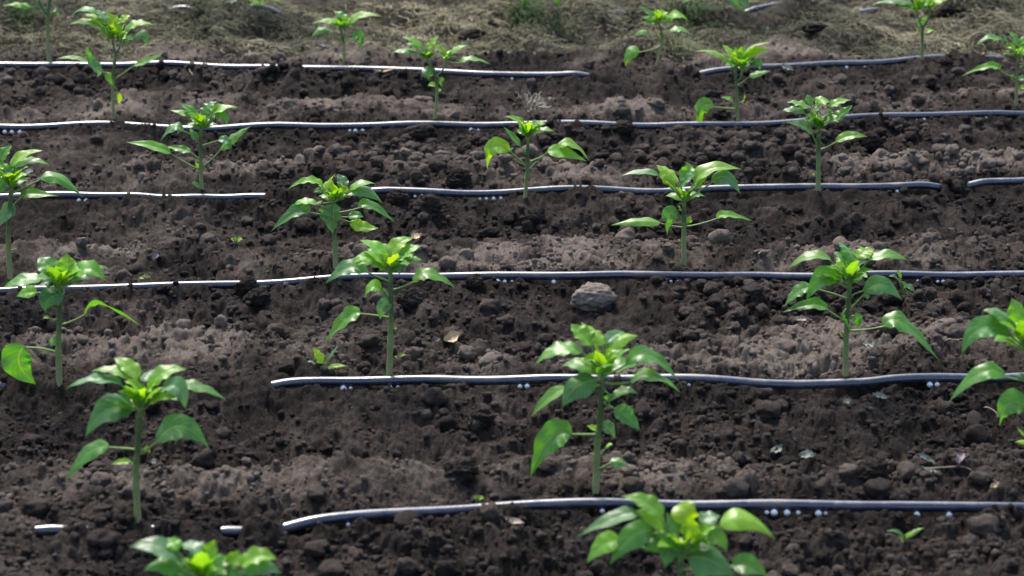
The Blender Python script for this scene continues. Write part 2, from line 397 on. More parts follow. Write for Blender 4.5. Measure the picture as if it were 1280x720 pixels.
# ------------------------------------------------------------ single stones and big clods
def big_lump(name, px, py, wpx, hpx, m, label, cat, seed, group=None, dry=.4):
    P = gp(px, py+hpx*.35); mpp = P[1]/cp/F*1.02
    v, f = lump(5, seed, .13 if m is M_STONE else .2, .88); v = v*np.array([wpx*.5*mpp, wpx*.42*mpp, hpx*.5*mpp])
    a = seed*.7; R = np.array([[math.cos(a), -math.sin(a), 0], [math.sin(a), math.cos(a), 0], [0, 0, 1]])
    v = v@np.array([[math.cos(.2), 0, math.sin(.2)], [0, 1, 0], [-math.sin(.2), 0, math.cos(.2)]])
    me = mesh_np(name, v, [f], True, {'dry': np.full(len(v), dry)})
    o = obj(name, me, m, None, (P[0], P[1]+wpx*.2*mpp, zmesh(P[0], P[1])[0]+hpx*.28*mpp)); return tag(o, label, cat, group)
big_lump('stone', 741, 374, 52, 38, M_STONE, 'large pale grey stone lying in the furrow below the third tube, the biggest one', 'stone', 201)
G = 'big clods of soil between the rows'
for i, (x, y, w_, h_, d, lab) in enumerate([
    (321, 375, 34, 24, .15, 'round dark clod just below the long third tube, left half'),
    (308, 358, 26, 22, .3, 'smaller clod touching the third tube beside the round dark clod'),
    (535, 257, 32, 28, .35, 'grey clod just below the fourth tube near its middle'),
    (497, 250, 26, 20, .3, 'dark clod left of the grey clod below the fourth tube'),
    (593, 354, 22, 18, .3, 'small clod under the third tube just right of the tall seedling'),
    (667, 272, 30, 18, .4, 'flat oval clod in the furrow below the two-leaved seedling'),
    (573, 224, 30, 24, .15, 'dark rounded clod left of the seedling with two broad spreading leaves'),
    (779, 160, 24, 20, .3, 'clod pressed against the fifth tube near its middle'),
    (524, 165, 34, 16, .35, 'low wide clod in front of the fifth tube beside a forked seedling'),
    (1090, 482, 42, 26, .2, 'heap like clod covering the second tube beside the tall right seedling'),
    (512, 378, 30, 28, .35, 'lumpy clod right behind the stem of the tall middle seedling'),
    (1060, 363, 26, 20, .3, 'clod behind the tall right seedling under the third tube'),
    (1088, 180, 30, 24, .2, 'blocky clod in the lumpy ground right of the fifth row seedlings'),
    (600, 525, 34, 24, .2, 'broad clod low in the wide front furrow'),
    (575, 590, 44, 26, .3, 'long clod on the front ridge above the nearest tube'),
    (1092, 590, 40, 26, .2, 'clod on the front ridge left of the dead twig leaves'),
    (1235, 655, 40, 30, .2, 'clod under the nearest tube at the right edge'),
    (272, 82, 1, 1, .2, None), (590, 46, 34, 16, .05, 'dark lump standing for a soil hole in the straw above the forked seedling'),  # dark lumps in the straw stand in for holes of bare soil
    (1015, 38, 30, 14, .1, 'dark lump standing for a soil hole in the straw near the top right'),
    (1190, 17, 34, 20, .1, 'black lump standing for a soil hole right of the top right forked seedling'),
    (200, 396, 1, 1, .2, None), (1150, 268, 1, 1, .5, None)]):
    if lab: big_lump('soil_clod', x, y, w_, h_, M_CLOD, lab, 'clod', 210+i, G, d)

# ------------------------------------------------------------ drip tubes
R_T = .0093
TUBES = ['nearest black drip tube, leftmost part buried, crossing in front of the first seedlings',
 'second black drip tube from the front, lightly soiled, starting beside the small weed',
 'third black drip tube from the front, unbroken from edge to edge above the big stone',
 'fourth black drip tube from the front, dipping under soil in several places',
 'fifth black drip tube from the front, unbroken, above the lumpy ground',
 'sixth black drip tube, buried in the middle, along the edge of the straw',
 'farthest black drip tube, mostly hidden in the straw at the top']
tube_pts = []
for k in range(7):
    x0, x1 = RW[k][0, 0], RW[k][-1, 0]; xs = np.arange(x0, x1, .012)
    ys = row_y(k, xs)
    # smooth the corners of the traced line
    ker = np.hanning(15); ker /= ker.sum(); ys = np.convolve(np.pad(ys, 7, 'edge'), ker, 'valid')
    ys = ys + .0018*noise(xs*5, xs*0+k, 91)
    lf = row_lift(k, xs)
    g = zmesh(xs, ys+.014); ker2 = np.hanning(31); ker2 /= ker2.sum()
    g2 = np.convolve(np.pad(np.maximum(g, zmesh(xs, ys+.02)), 15, 'edge'), ker2, 'valid')
    lf2 = np.convolve(np.pad(lf, 2, 'edge'), np.ones(5)/5, 'valid')
    zs = g2 + R_T*.62 - (1-lf2)*(R_T*1.3 + .006) + .0015*noise(xs*3, xs*0+k, 92)
    tube_pts.append((xs, ys, zs))
    n_ = 14; ang = np.linspace(0, 2*np.pi, n_, endpoint=False)
    C = np.stack([xs, ys, zs], 1); T = np.gradient(C, axis=0); T /= np.linalg.norm(T, axis=1)[:, None]
    up = np.array([0, 0, 1.]); B = np.cross(T, up); B /= np.linalg.norm(B, axis=1)[:, None]; U = np.cross(B, T)
    VV = C[:, None] + R_T*(np.cos(ang)[None, :, None]*B[:, None]*1.0 + np.sin(ang)[None, :, None]*U[:, None]*.97)
    m_ = len(xs); I = np.arange(m_*n_).reshape(m_, n_); I2 = np.roll(I, -1, 1)
    Qd = np.stack([I[:-1], I2[:-1], I2[1:], I[1:]], -1).reshape(-1, 4)[:, ::-1]
    o = obj('drip_tube', mesh_np('drip_tube', VV.reshape(-1, 3), [Qd]), M_TUBE)
    tag(o, TUBES[k], 'drip tube', 'drip tubes laid along the rows')

# water drops hanging from the tubes
DROPS = [
 [437,449,510,520,752,812,956,981,995,1020,1142,1182,1232,1243],
 [430,488,498,650,860,962,1160],
 [65,143,153,165,622,631,640,649,692,838,1073,1083,1092,1103,1146,1160,1171,1178],
 [100,130,508,519,600,608,617,740,1008,1120],
 [8,27,120,215,373,438,445,589,598,716,860,1010,1144,1153,1230],
 [10,180,311,470,640,708,1041,1056,1079,1194],
 [948,968]]
ORD = ['nearest', 'second', 'third', 'fourth', 'fifth', 'sixth', 'farthest']
NUM = ['first','second','third','fourth','fifth','sixth','seventh','eighth','ninth','tenth','eleventh','twelfth','thirteenth','fourteenth','fifteenth','sixteenth','seventeenth','eighteenth','nineteenth','twentieth','twenty-first','twenty-second','twenty-third','twenty-fourth']
prof = [(0, -1), (.38, -.93), (.72, -.66), (.95, -.2), (.98, .2), (.8, .62), (.45, .95), (.2, 1.12), (0, 1.15)]
dv, df = [], []
for (r, z) in prof[1:-1]:
    for a in range(16): dv.append((r*math.cos(a*math.pi/8), r*math.sin(a*math.pi/8), z))
for q in range(len(prof)-3):
    for a in range(16): df.append((q*16+a, q*16+(a+1) % 16, (q+1)*16+(a+1) % 16, (q+1)*16+a))
dv += [(0, 0, prof[0][1]), (0, 0, prof[-1][1])]; nb = len(dv)
df3 = [(nb-2, (a+1) % 16, a) for a in range(16)] + [(nb-1, (len(prof)-3)*16+a, (len(prof)-3)*16+(a+1) % 16) for a in range(16)]
drop_me = mesh_np('water_drop', np.array(dv), [np.array(df), np.array(df3)])
drop_me.materials.append(M_DROP)
for k, L in enumerate(DROPS):
    xs, ys, zs = tube_pts[k]
    L = sorted(L + [q+9 for q in L[::3] if all(abs(q+9-p) > 6 for p in L)])
    for i, px in enumerate(L):
        yy = float(np.interp((px-640)/F*5, xs, ys))
        for _ in range(4): X = (px-640)/F*math.hypot(yy, CZ)*.999; yy = float(np.interp(X, xs, ys))
        zz = float(np.interp(X, xs, zs)); s = random.choice([random.uniform(.0026, .004), random.uniform(.0040, .0058)])*(1.25 if (k, i) == (5, 0) else 1)
        o = obj('water_drop', drop_me, None, None, (X, yy-.0095, zz-R_T-s*.25)); o.scale = (s*1.15, s*1.05, s)
        last = ', the last one' if i == len(L)-1 and len(L) > 1 else ''
        tag(o, 'glint-white water drop hanging under the %s tube, %s from the left%s' % (ORD[k], NUM[i], last), 'water drop', 'water drops hanging from the tubes')
        gx = zmesh(X, yy)[0]

# ------------------------------------------------------------ seedlings
def age_colour(a):
    st = [(0, (.25, .47, .014)), (.5, (.14, .36, .014)), (1, (.074, .265, .020)), (1.5, (.054, .205, .046)), (2, (.085, .23, .10))]
    a = min(max(a, 0), 2); i = min(int(a/.5), 3); t = (a-st[i][0])/.5
    c = [st[i][1][q]*(1-t)+st[i+1][1][q]*t for q in range(3)]; j = random.uniform(.88, 1.14)
    return (c[0]*j*random.uniform(.92, 1.1), c[1]*j, c[2]*j, 1)
def qcurve(a, m, b, t):
    c = 2*m - .5*(a+b); t = np.asarray(t)[:, None]
    return (1-t)**2*a + 2*t*(1-t)*c + t*t*b, 2*(1-t)*(c-a) + 2*t*(b-c)
def leaf_mesh(a, m, b, W, tilt, rg, origin):
    nt_, nc = 18, 11
    t = np.linspace(0, 1, nt_); C, T = qcurve(a, m, b, t); T /= np.linalg.norm(T, axis=1)[:, None]+1e-9
    view = np.array([0, -cp, sp])      # towards where one stands to look at the bed
    up = np.array([0, 0, 1.]); pr = t**.68*(1-t)**1.25; pr = pr/pr.max(); pr = np.maximum(pr, .0)
    tw = rg.normal()*.16; fold = rg.uniform(.10, .42)*(1 if rg.rand() < .78 else -.7); wav = rg.uniform(.04, .12); wf = rg.uniform(2, 4); wp = rg.rand()*6
    curl = rg.uniform(.0, .25)
    Vt, UV = [], []; Sprev = None
    for i in range(nt_):
        Ti = T[i]; Sd = np.cross(Ti, up); nn = np.linalg.norm(Sd)
        if nn < .25:
            Sd = np.cross(Ti, np.array([0, 1., 0])); nn = np.linalg.norm(Sd)
        Sd /= nn
        if Sprev is not None and Sd@Sprev < 0: Sd = -Sd
        Sprev = Sd
        N = np.cross(Sd, Ti)
        if N[2] < 0 and abs(N[2]) > .15: N = -N
        if abs(N[2]) <= .15 and N@view < 0: N = -N
        th = math.radians(tilt)
        if tilt >= 60: N = view-(view@Ti)*Ti; N /= np.linalg.norm(N); Sd = np.cross(Ti, N); th = 0; fold = .12; curl = .1
        A1 = math.cos(th)*N + math.sin(th)*Sd; A2 = math.cos(th)*N - math.sin(th)*Sd
        # choose the side that turns the blade towards the viewer's side
        if i == 0: sgn = 1 if A1@view > A2@view else -1
        a_ = sgn*th + tw*(t[i]-.4)
        Nn = math.cos(a_)*N + math.sin(a_)*Sd; Sn = np.cross(Ti, Nn); Sn /= np.linalg.norm(Sn)
        for j in range(nc):
            u = -1 + 2*j/(nc-1); h = W*.5*pr[i]
            asym = 1 + .08*math.sin(wp)*u
            fz = abs(u)*math.sin(fold) - curl*u*u*.6 + wav*math.sin(wf*2*math.pi*t[i]+wp+(1.7 if u > 0 else 0))*u*u*1.6
            quilt = .020*math.sin(27*(t[i]-abs(u)*.27))*(1-abs(u))*(abs(u) > .01)
            Vt.append(C[i] + Sn*u*h*math.cos(fold)*asym + Nn*(fz*h + quilt*W))
            UV.append((j/(nc-1), t[i]))
    Vt = np.array(Vt)-origin; I = np.arange(nt_*nc).reshape(nt_, nc)
    Qd = np.stack([I[:-1, :-1], I[:-1, 1:], I[1:, 1:], I[1:, :-1]], -1).reshape(-1, 4)
    me = mesh_np('leaf', Vt, [Qd]); ul = me.uv_layers.new(name='UVMap')
    li = np.zeros(len(me.loops), np.int32); me.loops.foreach_get('vertex_index', li)
    ul.data.foreach_set('uv', np.array(UV, np.float32)[li].ravel()); return me
def tube_mesh(name, C, r0, r1, sides=8, bumps=None, attr=True, a0=0, a1=1):
    C = np.asarray(C); T = np.gradient(C, axis=0); T /= np.linalg.norm(T, axis=1)[:, None]+1e-9
    ref = np.array([0, 1., 0]); B = np.cross(T, ref); B /= np.linalg.norm(B, axis=1)[:, None]+1e-9; U = np.cross(B, T)
    n_ = sides; ang = np.linspace(0, 2*np.pi, n_, endpoint=False); m_ = len(C)
    rr = np.linspace(r0, r1, m_)*(1 + (0 if bumps is None else bumps))
    VV = C[:, None] + rr[:, None, None]*(np.cos(ang)[None, :, None]*B[:, None] + np.sin(ang)[None, :, None]*U[:, None])
    I = np.arange(m_*n_).reshape(m_, n_); I2 = np.roll(I, -1, 1)
    Qd = np.stack([I[:-1], I2[:-1], I2[1:], I[1:]], -1).reshape(-1, 4)[:, ::-1]
    return VV.reshape(-1, 3), Qd, np.repeat(np.linspace(a0, a1, m_), n_)
def catmull(P, n):
    P = np.asarray(P, float); s = np.linspace(0, len(P)-1, n); out = []
    Pp = np.vstack([2*P[0]-P[1], P, 2*P[-1]-P[-2]])
    for q in s:
        i = min(int(q), len(P)-2); t = q-i; a, b, c, d = Pp[i:i+4]
        out.append(.5*((2*b)+(-a+c)*t+(2*a-5*b+4*c-d)*t*t+(-a+3*b-3*c+d)*t**3))
    return np.array(out)

def plant(base, stem, leaves, label, branches=(), thick=1.0, seed=0, name='pepper_seedling', cat='seedling', group='pepper seedlings planted in rows', wleaf=1.0):
    rg = np.random.RandomState(1000+seed)
    B = gp(*base) if base[1] < 715 else None
    if B is None:
        B = on_plane(base[0], base[1], .02); B[2] = zmesh(B[0], B[1])[0]
    B = B + np.array([0, .007, 0]); B[2] = max(B[2], float(zmesh(B[0], B[1])[0])); Y0 = B[1]; mpp = math.hypot(Y0, CZ)/F
    root = empty(name, tuple(B)); tag(root, label, cat, group)
    W3 = lambda p, d=0: at_depth(p[0], p[1], Y0 + d*mpp)
    st = [np.array([B[0], B[1], B[2]-.03])] + [W3(p, rg.normal()*.8) for p in stem]
    C = catmull(st, 30)-B
    bm_ = .35*np.exp(-np.arange(30)/2.2)
    for _ in range(5): bm_ += .14*np.exp(-((np.arange(30)-rg.uniform(4, 29))/.8)**2)
    Vs, Fs, As = [], [], []; o = 0
    v, q, a = tube_mesh('stem', C, .0056*thick, .0042*thick, 10, bm_); Vs.append(v); Fs.append(q); As.append(a); o += len(v)
    for br in branches:
        C2 = catmull([W3(p, rg.normal()*1) for p in br], 12)-B
        v, q, a = tube_mesh('b', C2, .0034*thick, .0024*thick, 8, None, True, .75, 1); Vs.append(v); Fs.append(q+o); As.append(a); o += len(v)
    # tiny side nubs and axillary shoots on the stem
    for _ in range(rg.randint(2, 5)):
        i = rg.randint(6, 26); dirn = rg.normal(size=3); dirn[2] = .7+abs(dirn[2]); dirn /= np.linalg.norm(dirn)
        ln = rg.uniform(.006, .014)
        C2 = catmull([C[i], C[i]+dirn*ln*.6, C[i]+dirn*ln+np.array([0, 0, ln*.3])], 5)
        v, q, a = tube_mesh('b', C2, .0018, .0009, 6, None, True, .3, .1); Vs.append(v); Fs.append(q+o); As.append(a); o += len(v)
    me = mesh_np('stem', np.concatenate(Vs), [np.concatenate(Fs)], True, {'along': np.concatenate(As)})
    obj('stem', me, M_STEM, root)
    stp = st[1:]
    if len(leaves) >= 9 and thick > .5:
        H = (base[1]-stem[-1][1])*1.25; tops = [br[-1] for br in branches] or [stem[-1]]; leaves = list(leaves)
        for tp in tops:
            na = 7 if len(tops) == 1 else 4; off = rg.rand()*6
            for q in range(na):
                an = off + q*2.4; ln = H*rg.uniform(.13, .20)*(1 if len(tops) == 1 else .8); ex, dd = math.cos(an), math.sin(an)
                up_ = rg.uniform(.35, .9)*ln; cx, cy = tp[0]+ex*ln*.15, tp[1]-H*.05
                leaves.append(L((cx, cy), (cx+ex*ln*.45, cy-up_*.75), (cx+ex*ln, cy-up_), ln*rg.uniform(.5, .68), 14, rg.uniform(.15, .7), dd*ln*1.1, tp, dd*ln*.1))
            for q in range(3):
                an = off + .9 + q*2.1; ln = H*rg.uniform(.18, .25)*(1 if len(tops) == 1 else .75); ex, dd = math.cos(an), math.sin(an)
                cx, cy = tp[0]+ex*ln*.2, tp[1]-H*.01
                leaves.append(L((cx, cy), (cx+ex*ln*.6, cy-ln*.32), (cx+ex*ln*1.15, cy-ln*.22), ln*rg.uniform(.48, .6), 16, rg.uniform(.5, 1.3), dd*ln*1.2, tp, dd*ln*.15))
    top = W3(stem[-1])
    for lf_ in leaves:
        lf_ = dict(lf_)
        b_, m_, t_ = lf_['b'], lf_.get('m'), lf_['t']
        if m_ is None: m_ = ((b_[0]+t_[0])/2, (b_[1]+t_[1])/2-abs(b_[0]-t_[0])*.08)
        ln = math.hypot(b_[0]-t_[0], b_[1]-t_[1])
        d = lf_.get('d'); d0 = lf_.get('d0')
        if d is None: d = rg.uniform(-.35, .3)*ln
        if d0 is None: d0 = d*.18
        pa, pm, pb = W3(b_, d0), W3(m_, d0+(d-d0)*.5), W3(t_, d)
        at = lf_.get('a') or (top if False else None)
        W = lf_['w']*mpp*1.08*wleaf
        lo = obj('leaf', leaf_mesh(pa, pm, pb, W, lf_.get('tilt', 12), rg, B), M_LEAF, root)
        lo.color = age_colour(lf_.get('age', 1) + rg.normal()*.08)
        if at is None:
            sp_ = stem[-1]; at = sp_ if math.hypot(b_[0]-sp_[0], b_[1]-sp_[1]) > 3 else None
        if at is not None:
            A = W3(at, 0); tg = pm-pa; tg = tg/np.linalg.norm(tg); dd = np.linalg.norm(pa-A)
            cm = (A+pa)/2 - tg*dd*.06 + np.array([0, 0, -.04*dd])
            Cp, _ = qcurve(A, cm, pa+tg*.004, np.linspace(0, 1, 9))
            v, q, a = tube_mesh('petiole', Cp-B, 0.0021*(.6+.4*min(W/.03, 1.3)), 0.0014*(.6+.4*min(W/.03, 1.3)), 7)
            po = obj('petiole', mesh_np('petiole', v, [q]), M_PET, lo)
    return root
def L(b, m, t, w, tilt=12, age=1, d=None, a=None, d0=None): return dict(b=b, m=m, t=t, w=w, tilt=tilt, age=age, d=d, a=a, d0=d0)

P = plant
P((745,620), [(746,570),(750,520),(753,470)], [
 L((730,440),(697,437),(668,457),27,15,1), L((740,433),(725,417),(713,405),27,15,.6,25), L((755,432),(742,415),(726,403),20,12,.1,30),
 L((758,430),(770,419),(782,415),18,10,1.8,30), L((760,436),(777,422),(799,420),24,18,.1,8), L((753,448),(748,438),(743,428),13,30,0,-4),
 L((756,448),(762,440),(768,434),13,30,0,-6), L((750,450),(738,448),(729,450),13,30,.2,-8),
 L((782,456),(813,445),(851,480),27,25,1.1,8,(755,470)), L((787,478),(817,471),(852,492),24,14,1,-14,(754,478)),
 L((747,475),(720,484),(703,509),32,38,1.6,-25,(752,473)), L((710,486),(687,497),(663,522),21,20,.9,-5,(751,482)),
 L((765,497),(783,488),(798,493),16,18,1,4,(753,505)), L((768,510),(783,522),(801,539),24,38,1.5,-12,(752,503)), L((762,492),(762,502),(756,512),18,40,1.7,-8,(753,488)),
 L((715,542),(687,549),(663,597),38,46,1.1,-10,(749,543)), L((752,530),(761,536),(769,547),16,45,1.8,-8,(750,538)), L((749,539),(741,535),(733,532),10,25,.1,2,(749,545)),
 L((762,578),(774,577),(787,584),15,30,1.3,-3,(747,588)), L((757,560),(761,556),(766,555),6,20,.1,-2,(748,572))],
 'tall leafy seedling right of centre behind the nearest tube, big leaf low at left', seed=1)
P((172,655), [(170,600),(172,560),(175,512)], [
 L((153,480),(117,475),(82,486),23,8,1.7,-6,(170,508)), L((163,473),(140,463),(113,464),18,14,.6,10), L((173,473),(158,457),(142,447),22,16,.4,25),
 L((180,477),(187,467),(197,460),20,4,1.9,35), L((177,493),(167,480),(155,477),19,25,.1,-5), L((183,490),(190,482),(194,472),16,25,.1,0), L((188,483),(207,465),(235,462),26,18,.6,15),
 L((203,483),(247,483),(285,502),21,16,1,6), L((203,484),(223,486),(232,512),27,26,1.8,-20), L((167,513),(133,513),(107,547),36,40,1.7,-15,(172,510)),
 L((160,505),(150,502),(143,508),16,20,1,10), L((137,558),(110,567),(81,603),23,35,1.1,-6,(171,562)), L((195,553),(227,533),(262,562),34,42,1.6,-4,(174,568)),
 L((163,578),(151,578),(138,581),10,25,.4,0,(171,586)), L((180,560),(184,562),(188,566),8,30,.1,0,(173,566)), L((172,500),(170,492),(164,487),12,30,0,-6)],
 'tall seedling at lower left by the buried end of the nearest tube', seed=2)
P((1058,474), [(1057,440),(1059,400),(1062,355)], [
 L((1040,326),(1013,320),(984,337),21,12,.8,4), L((1065,328),(1060,312),(1046,302),23,16,1.1,28), L((1072,323),(1082,314),(1093,311),21,16,.2,18),
 L((1085,325),(1110,318),(1136,326),19,16,.9,4), L((1057,327),(1050,320),(1041,316),15,2,1.4,12), L((1071,331),(1078,328),(1086,326),12,0,1.6,4),
 L((1061,340),(1055,331),(1049,323),17,22,0,-2), L((1062,338),(1058,342),(1058,352),14,35,.5,-15), L((1066,342),(1071,334),(1076,332),12,30,.1,-3), L((1056,344),(1050,342),(1045,347),10,30,.2,-6),
 L((1047,352),(1027,348),(1007,379),29,42,1.2,-6,(1060,360)), L((1014,358),(996,366),(980,384),19,32,1.1,4,(1060,374)), L((1035,387),(1013,381),(977,391),19,30,.9,-4,(1058,403)),
 L((1081,366),(1103,356),(1128,376),27,42,1.6,-4,(1062,388)), L((1078,362),(1083,368),(1083,375),14,40,1.6,4,(1062,372)), L((1053,391),(1056,401),(1065,412),20,48,1.8,-12,(1060,385)), L((1068,392),(1072,401),(1072,411),14,42,1.3,-3,(1060,400)),
 L((1104,408),(1130,405),(1177,455),29,26,1,-6,(1060,413)), L((1053,422),(1051,418),(1049,416),5,20,.1,0,(1058,424))],
 'tall seedling on the second tube right of centre, long leaf drooping right', seed=3)
P((74,488), [(73,440),(74,400),(75,360)], [
 L((53,350),(28,350),(3,360),25,18,1.1,-4), L((70,346),(58,331),(47,322),29,18,1.3,20), L((83,348),(84,331),(83,316),27,18,.6,16),
 L((92,347),(111,337),(133,352),28,25,.7,-8), L((103,339),(120,334),(137,336),14,14,1,16), L((46,366),(33,366),(20,371),19,36,.8,2,(73,362)),
 L((81,369),(62,373),(57,392),28,46,1.7,-22,(77,356)), L((67,353),(58,353),(47,358),16,20,1.7,-12), L((107,393),(127,381),(176,408),23,26,1,4,(75,406)),
 L((31,432),(24,455),(46,481),38,72,1.25,-6,(72,441)), L((67,422),(66,428),(63,433),10,40,1.8,-4,(73,418)), L((75,353),(68,347),(62,343),13,26,0,-2), L((78,353),(85,346),(91,341),13,26,0,-5),
 L((62,398),(57,397),(53,399),5,20,.3,0,(74,400))],
 'seedling at left edge with a round leaf hanging low left of its stem', seed=4)
P((485,478), [(488,426),(489,382),(488,341)], [
 L((481,318),(465,307),(449,300),19,14,.7,15), L((488,320),(500,304),(517,298),22,16,.2,20), L((495,322),(509,313),(527,308),23,18,.7,8), L((473,326),(453,322),(441,331),19,20,.4,-4),
 L((508,325),(518,323),(528,325),13,20,.8,6), L((488,328),(500,330),(498,346),25,30,1.8,-20), L((488,330),(482,322),(477,314),14,26,0,0), L((492,334),(497,327),(500,321),12,26,.1,-3),
 L((460,340),(435,335),(407,355),25,30,1.7,-6,(487,352)), L((516,353),(537,342),(572,362),21,25,.9,2,(490,362)), L((476,363),(464,359),(456,373),19,30,.6,4,(488,372)), L((478,360),(481,366),(486,372),8,40,1.8,0,(488,374)),
 L((490,381),(479,384),(475,400),19,46,1.9,-12,(489,378)), L((451,391),(432,399),(405,430),23,35,.8,-4,(488,397)), L((493,411),(495,410),(497,411),5,10,.4,0,(488,412))],
 'tall straight seedling in front of the second tube, middle of the picture', seed=5)
P((419,338), [(419,309),(418,291),(417,252)], [
 L((404,233),(384,227),(360,236),16,16,.4,2), L((415,247),(413,231),(419,217),21,24,.1,14), L((429,236),(427,226),(421,217),15,12,1.8,18), L((424,248),(428,237),(424,228),16,24,0,2),
 L((437,238),(452,229),(470,230),15,12,.6,8), L((438,239),(458,238),(479,255),21,25,1.4,-3), L((417,254),(417,271),(416,294),35,40,1.6,-10), L((398,256),(378,252),(363,261),13,16,.8,6,(416,262)),
 L((388,265),(369,266),(338,290),21,36,1.6,-4,(416,270)), L((448,260),(465,258),(496,280),16,30,1.1,2,(419,266)), L((435,272),(446,269),(455,272),14,30,1.6,2,(418,268)), L((437,277),(454,284),(474,285),17,40,.4,-5,(419,272)),
 L((404,240),(398,238),(391,241),10,25,1.8,-3), L((396,254),(400,253),(403,250),8,5,1.9,2)],
 'seedling with one broad heart shaped leaf facing front, behind the third tube', seed=6)
P((855,333), [(855,291),(855,270),(855,252)], [
 L((824,219),(800,216),(773,221),15,12,1.6,2), L((847,230),(834,214),(820,206),27,20,.2,10), L((850,226),(860,213),(857,202),18,16,.9,15), L((851,234),(859,224),(870,218),19,34,1.9,-8), L((867,228),(891,211),(928,212),24,20,.5,6),
 L((889,228),(909,222),(926,244),23,34,1.7,-5), L((866,236),(875,226),(884,222),16,24,.2,-2), L((845,236),(836,228),(826,222),14,25,.2,-4), L((862,240),(866,234),(872,231),10,22,.1,-6),
 L((826,279),(800,276),(762,282),16,26,.9,-3,(854,284)), L((846,262),(836,271),(834,294),21,45,1.4,-8,(854,284)), L((896,273),(911,269),(943,277),15,20,1,3,(856,283)), L((861,279),(862,274),(864,269),8,30,.2,0,(856,281)), L((852,262),(850,259),(847,256),9,25,0,-2,(855,265)),
 L((851,302),(849,300),(847,300),4,20,.1,0,(855,305))],
 'seedling behind the third tube with flat spreading crown and two low side leaves', seed=7)
P((12,350), [(11,315),(11,281),(14,235)], [
 L((1,202),(7,190),(15,182),19,16,1.1,12), L((13,208),(29,194),(55,188),20,18,.4,8), L((16,211),(40,202),(63,207),19,12,1.1,6), L((3,209),(13,216),(31,211),19,28,1.9,-8), L((50,224),(73,222),(105,248),21,26,1.1,2,(14,242)),
 L((26,245),(42,242),(75,245),17,30,1.1,4,(14,262)), L((20,262),(9,267),(-3,287),23,40,1.9,-8,(14,262)), L((5,222),(1,233),(-4,246),19,36,1.3,-4), L((3,207),(-10,200),(-24,206),20,18,.8,2), L((10,214),(4,208),(-2,206),14,22,.1,-2),
 L((12,216),(17,207),(20,200),14,22,.1,0), L((-10,236),(-24,232),(-40,246),18,26,1,0,(13,240)), L((19,312),(20,311),(22,313),4,10,.6,0,(12,312))],
 'seedling cut by the left picture edge, standing behind the third tube', seed=8)
P((252,239), [(251,213),(251,188),(251,161)], [
 L((245,148),(236,137),(225,129),16,14,1.1,8), L((241,144),(228,139),(212,138),13,14,.6,2), L((255,144),(261,133),(272,127),17,14,1.1,10), L((258,150),(274,137),(298,134),19,18,.4,4), L((268,149),(278,146),(284,157),15,26,1,-4), L((266,148),(272,146),(278,145),9,2,1.9,6),
 L((250,158),(245,147),(238,141),15,24,.2,-6), L((251,155),(251,147),(250,142),13,24,0,0), L((230,164),(216,160),(200,177),16,26,1.5,-2,(250,172)), L((249,172),(241,169),(238,159),14,40,1.8,-4,(250,178)),
 L((214,192),(189,182),(157,178),16,28,.7,-3,(249,212)), L((239,190),(224,186),(207,183),13,26,1.2,6,(250,200)), L((275,188),(290,172),(315,157),17,28,.9,3,(255,207)), L((273,175),(283,176),(295,183),13,34,1.7,-3,(253,182)),
 L((248,211),(246,207),(244,202),8,30,0,0,(250,212)), L((249,234),(244,230),(239,227),8,30,1.5,-2,(251,236))],
 'slender seedling at the fourth tube, left, with a long leaf reaching far left', seed=9, thick=.9)
P((654,249), [(658,231),(659.5,202),(660,171)], [
 L((654,161),(646,150),(629,146),14,14,.6,4), L((661,166),(671,157),(682,154),19,24,.3,2), L((659,171),(655,163),(652,156),13,24,1,-4), L((661,170),(663,164),(665,158),9,20,1.9,-6), L((661,165),(660,157),(660,150),11,20,.3,8), L((657,168),(651,163),(648,160),9,24,1,-2),
 L((650,182),(641,171),(629,158),13,20,1,2,(658,193)), L((638,189),(616,184),(609,212),23,46,.5,-5,(658,208)), L((697,185),(715,180),(737,202),17,22,.4,8,(660,203)), L((684,189),(704,190),(734,202),19,36,.5,-6,(661,214)), L((637,190),(640,187),(643,184),7,10,1.8,0,(657,207)),
 L((657,224),(656,222),(655,222),4,20,0,0,(658,225))],
 'sparse seedling at the fourth tube with two broad spreading side leaves', seed=10, thick=.85)
P((1023,240), [(1023,213),(1023,186),(1024,160)], [
 L((1012,136),(998,129),(983,128),15,14,.5,4), L((1006,141),(990,137),(977,139),15,18,1.4,2), L((1014,132),(1011,124),(1009,118),10,16,1.2,12), L((1022,132),(1029,125),(1039,129),19,16,.3,8), L((1018,140),(1023,134),(1029,128),12,4,1.9,2),
 L((1038,134),(1049,128),(1065,125),15,18,.6,4), L((1040,151),(1055,141),(1066,131),19,26,1.2,-3), L((1033,146),(1035,139),(1038,133),19,24,.9,-4), L((1020,150),(1012,149),(1004,152),15,26,1,-3), L((1026,150),(1020,142),(1014,138),16,22,.3,-4),
 L((1024,164),(1026,158),(1027,153),11,30,1,-8), L((1016,167),(1002,157),(981,153),17,26,1.8,-3,(1021,183)), L((1045,177.5),(1063,170),(1085,171),15,30,.6,-2,(1026,187)), L((1033,152),(1042,148),(1050,150),14,24,1,-6), L((1018,219),(1017,218),(1015,219),4,20,0,0,(1023,221))],
 'bushy topped seedling at the fourth tube, right, on a thick bare stem', seed=11, thick=1.05)
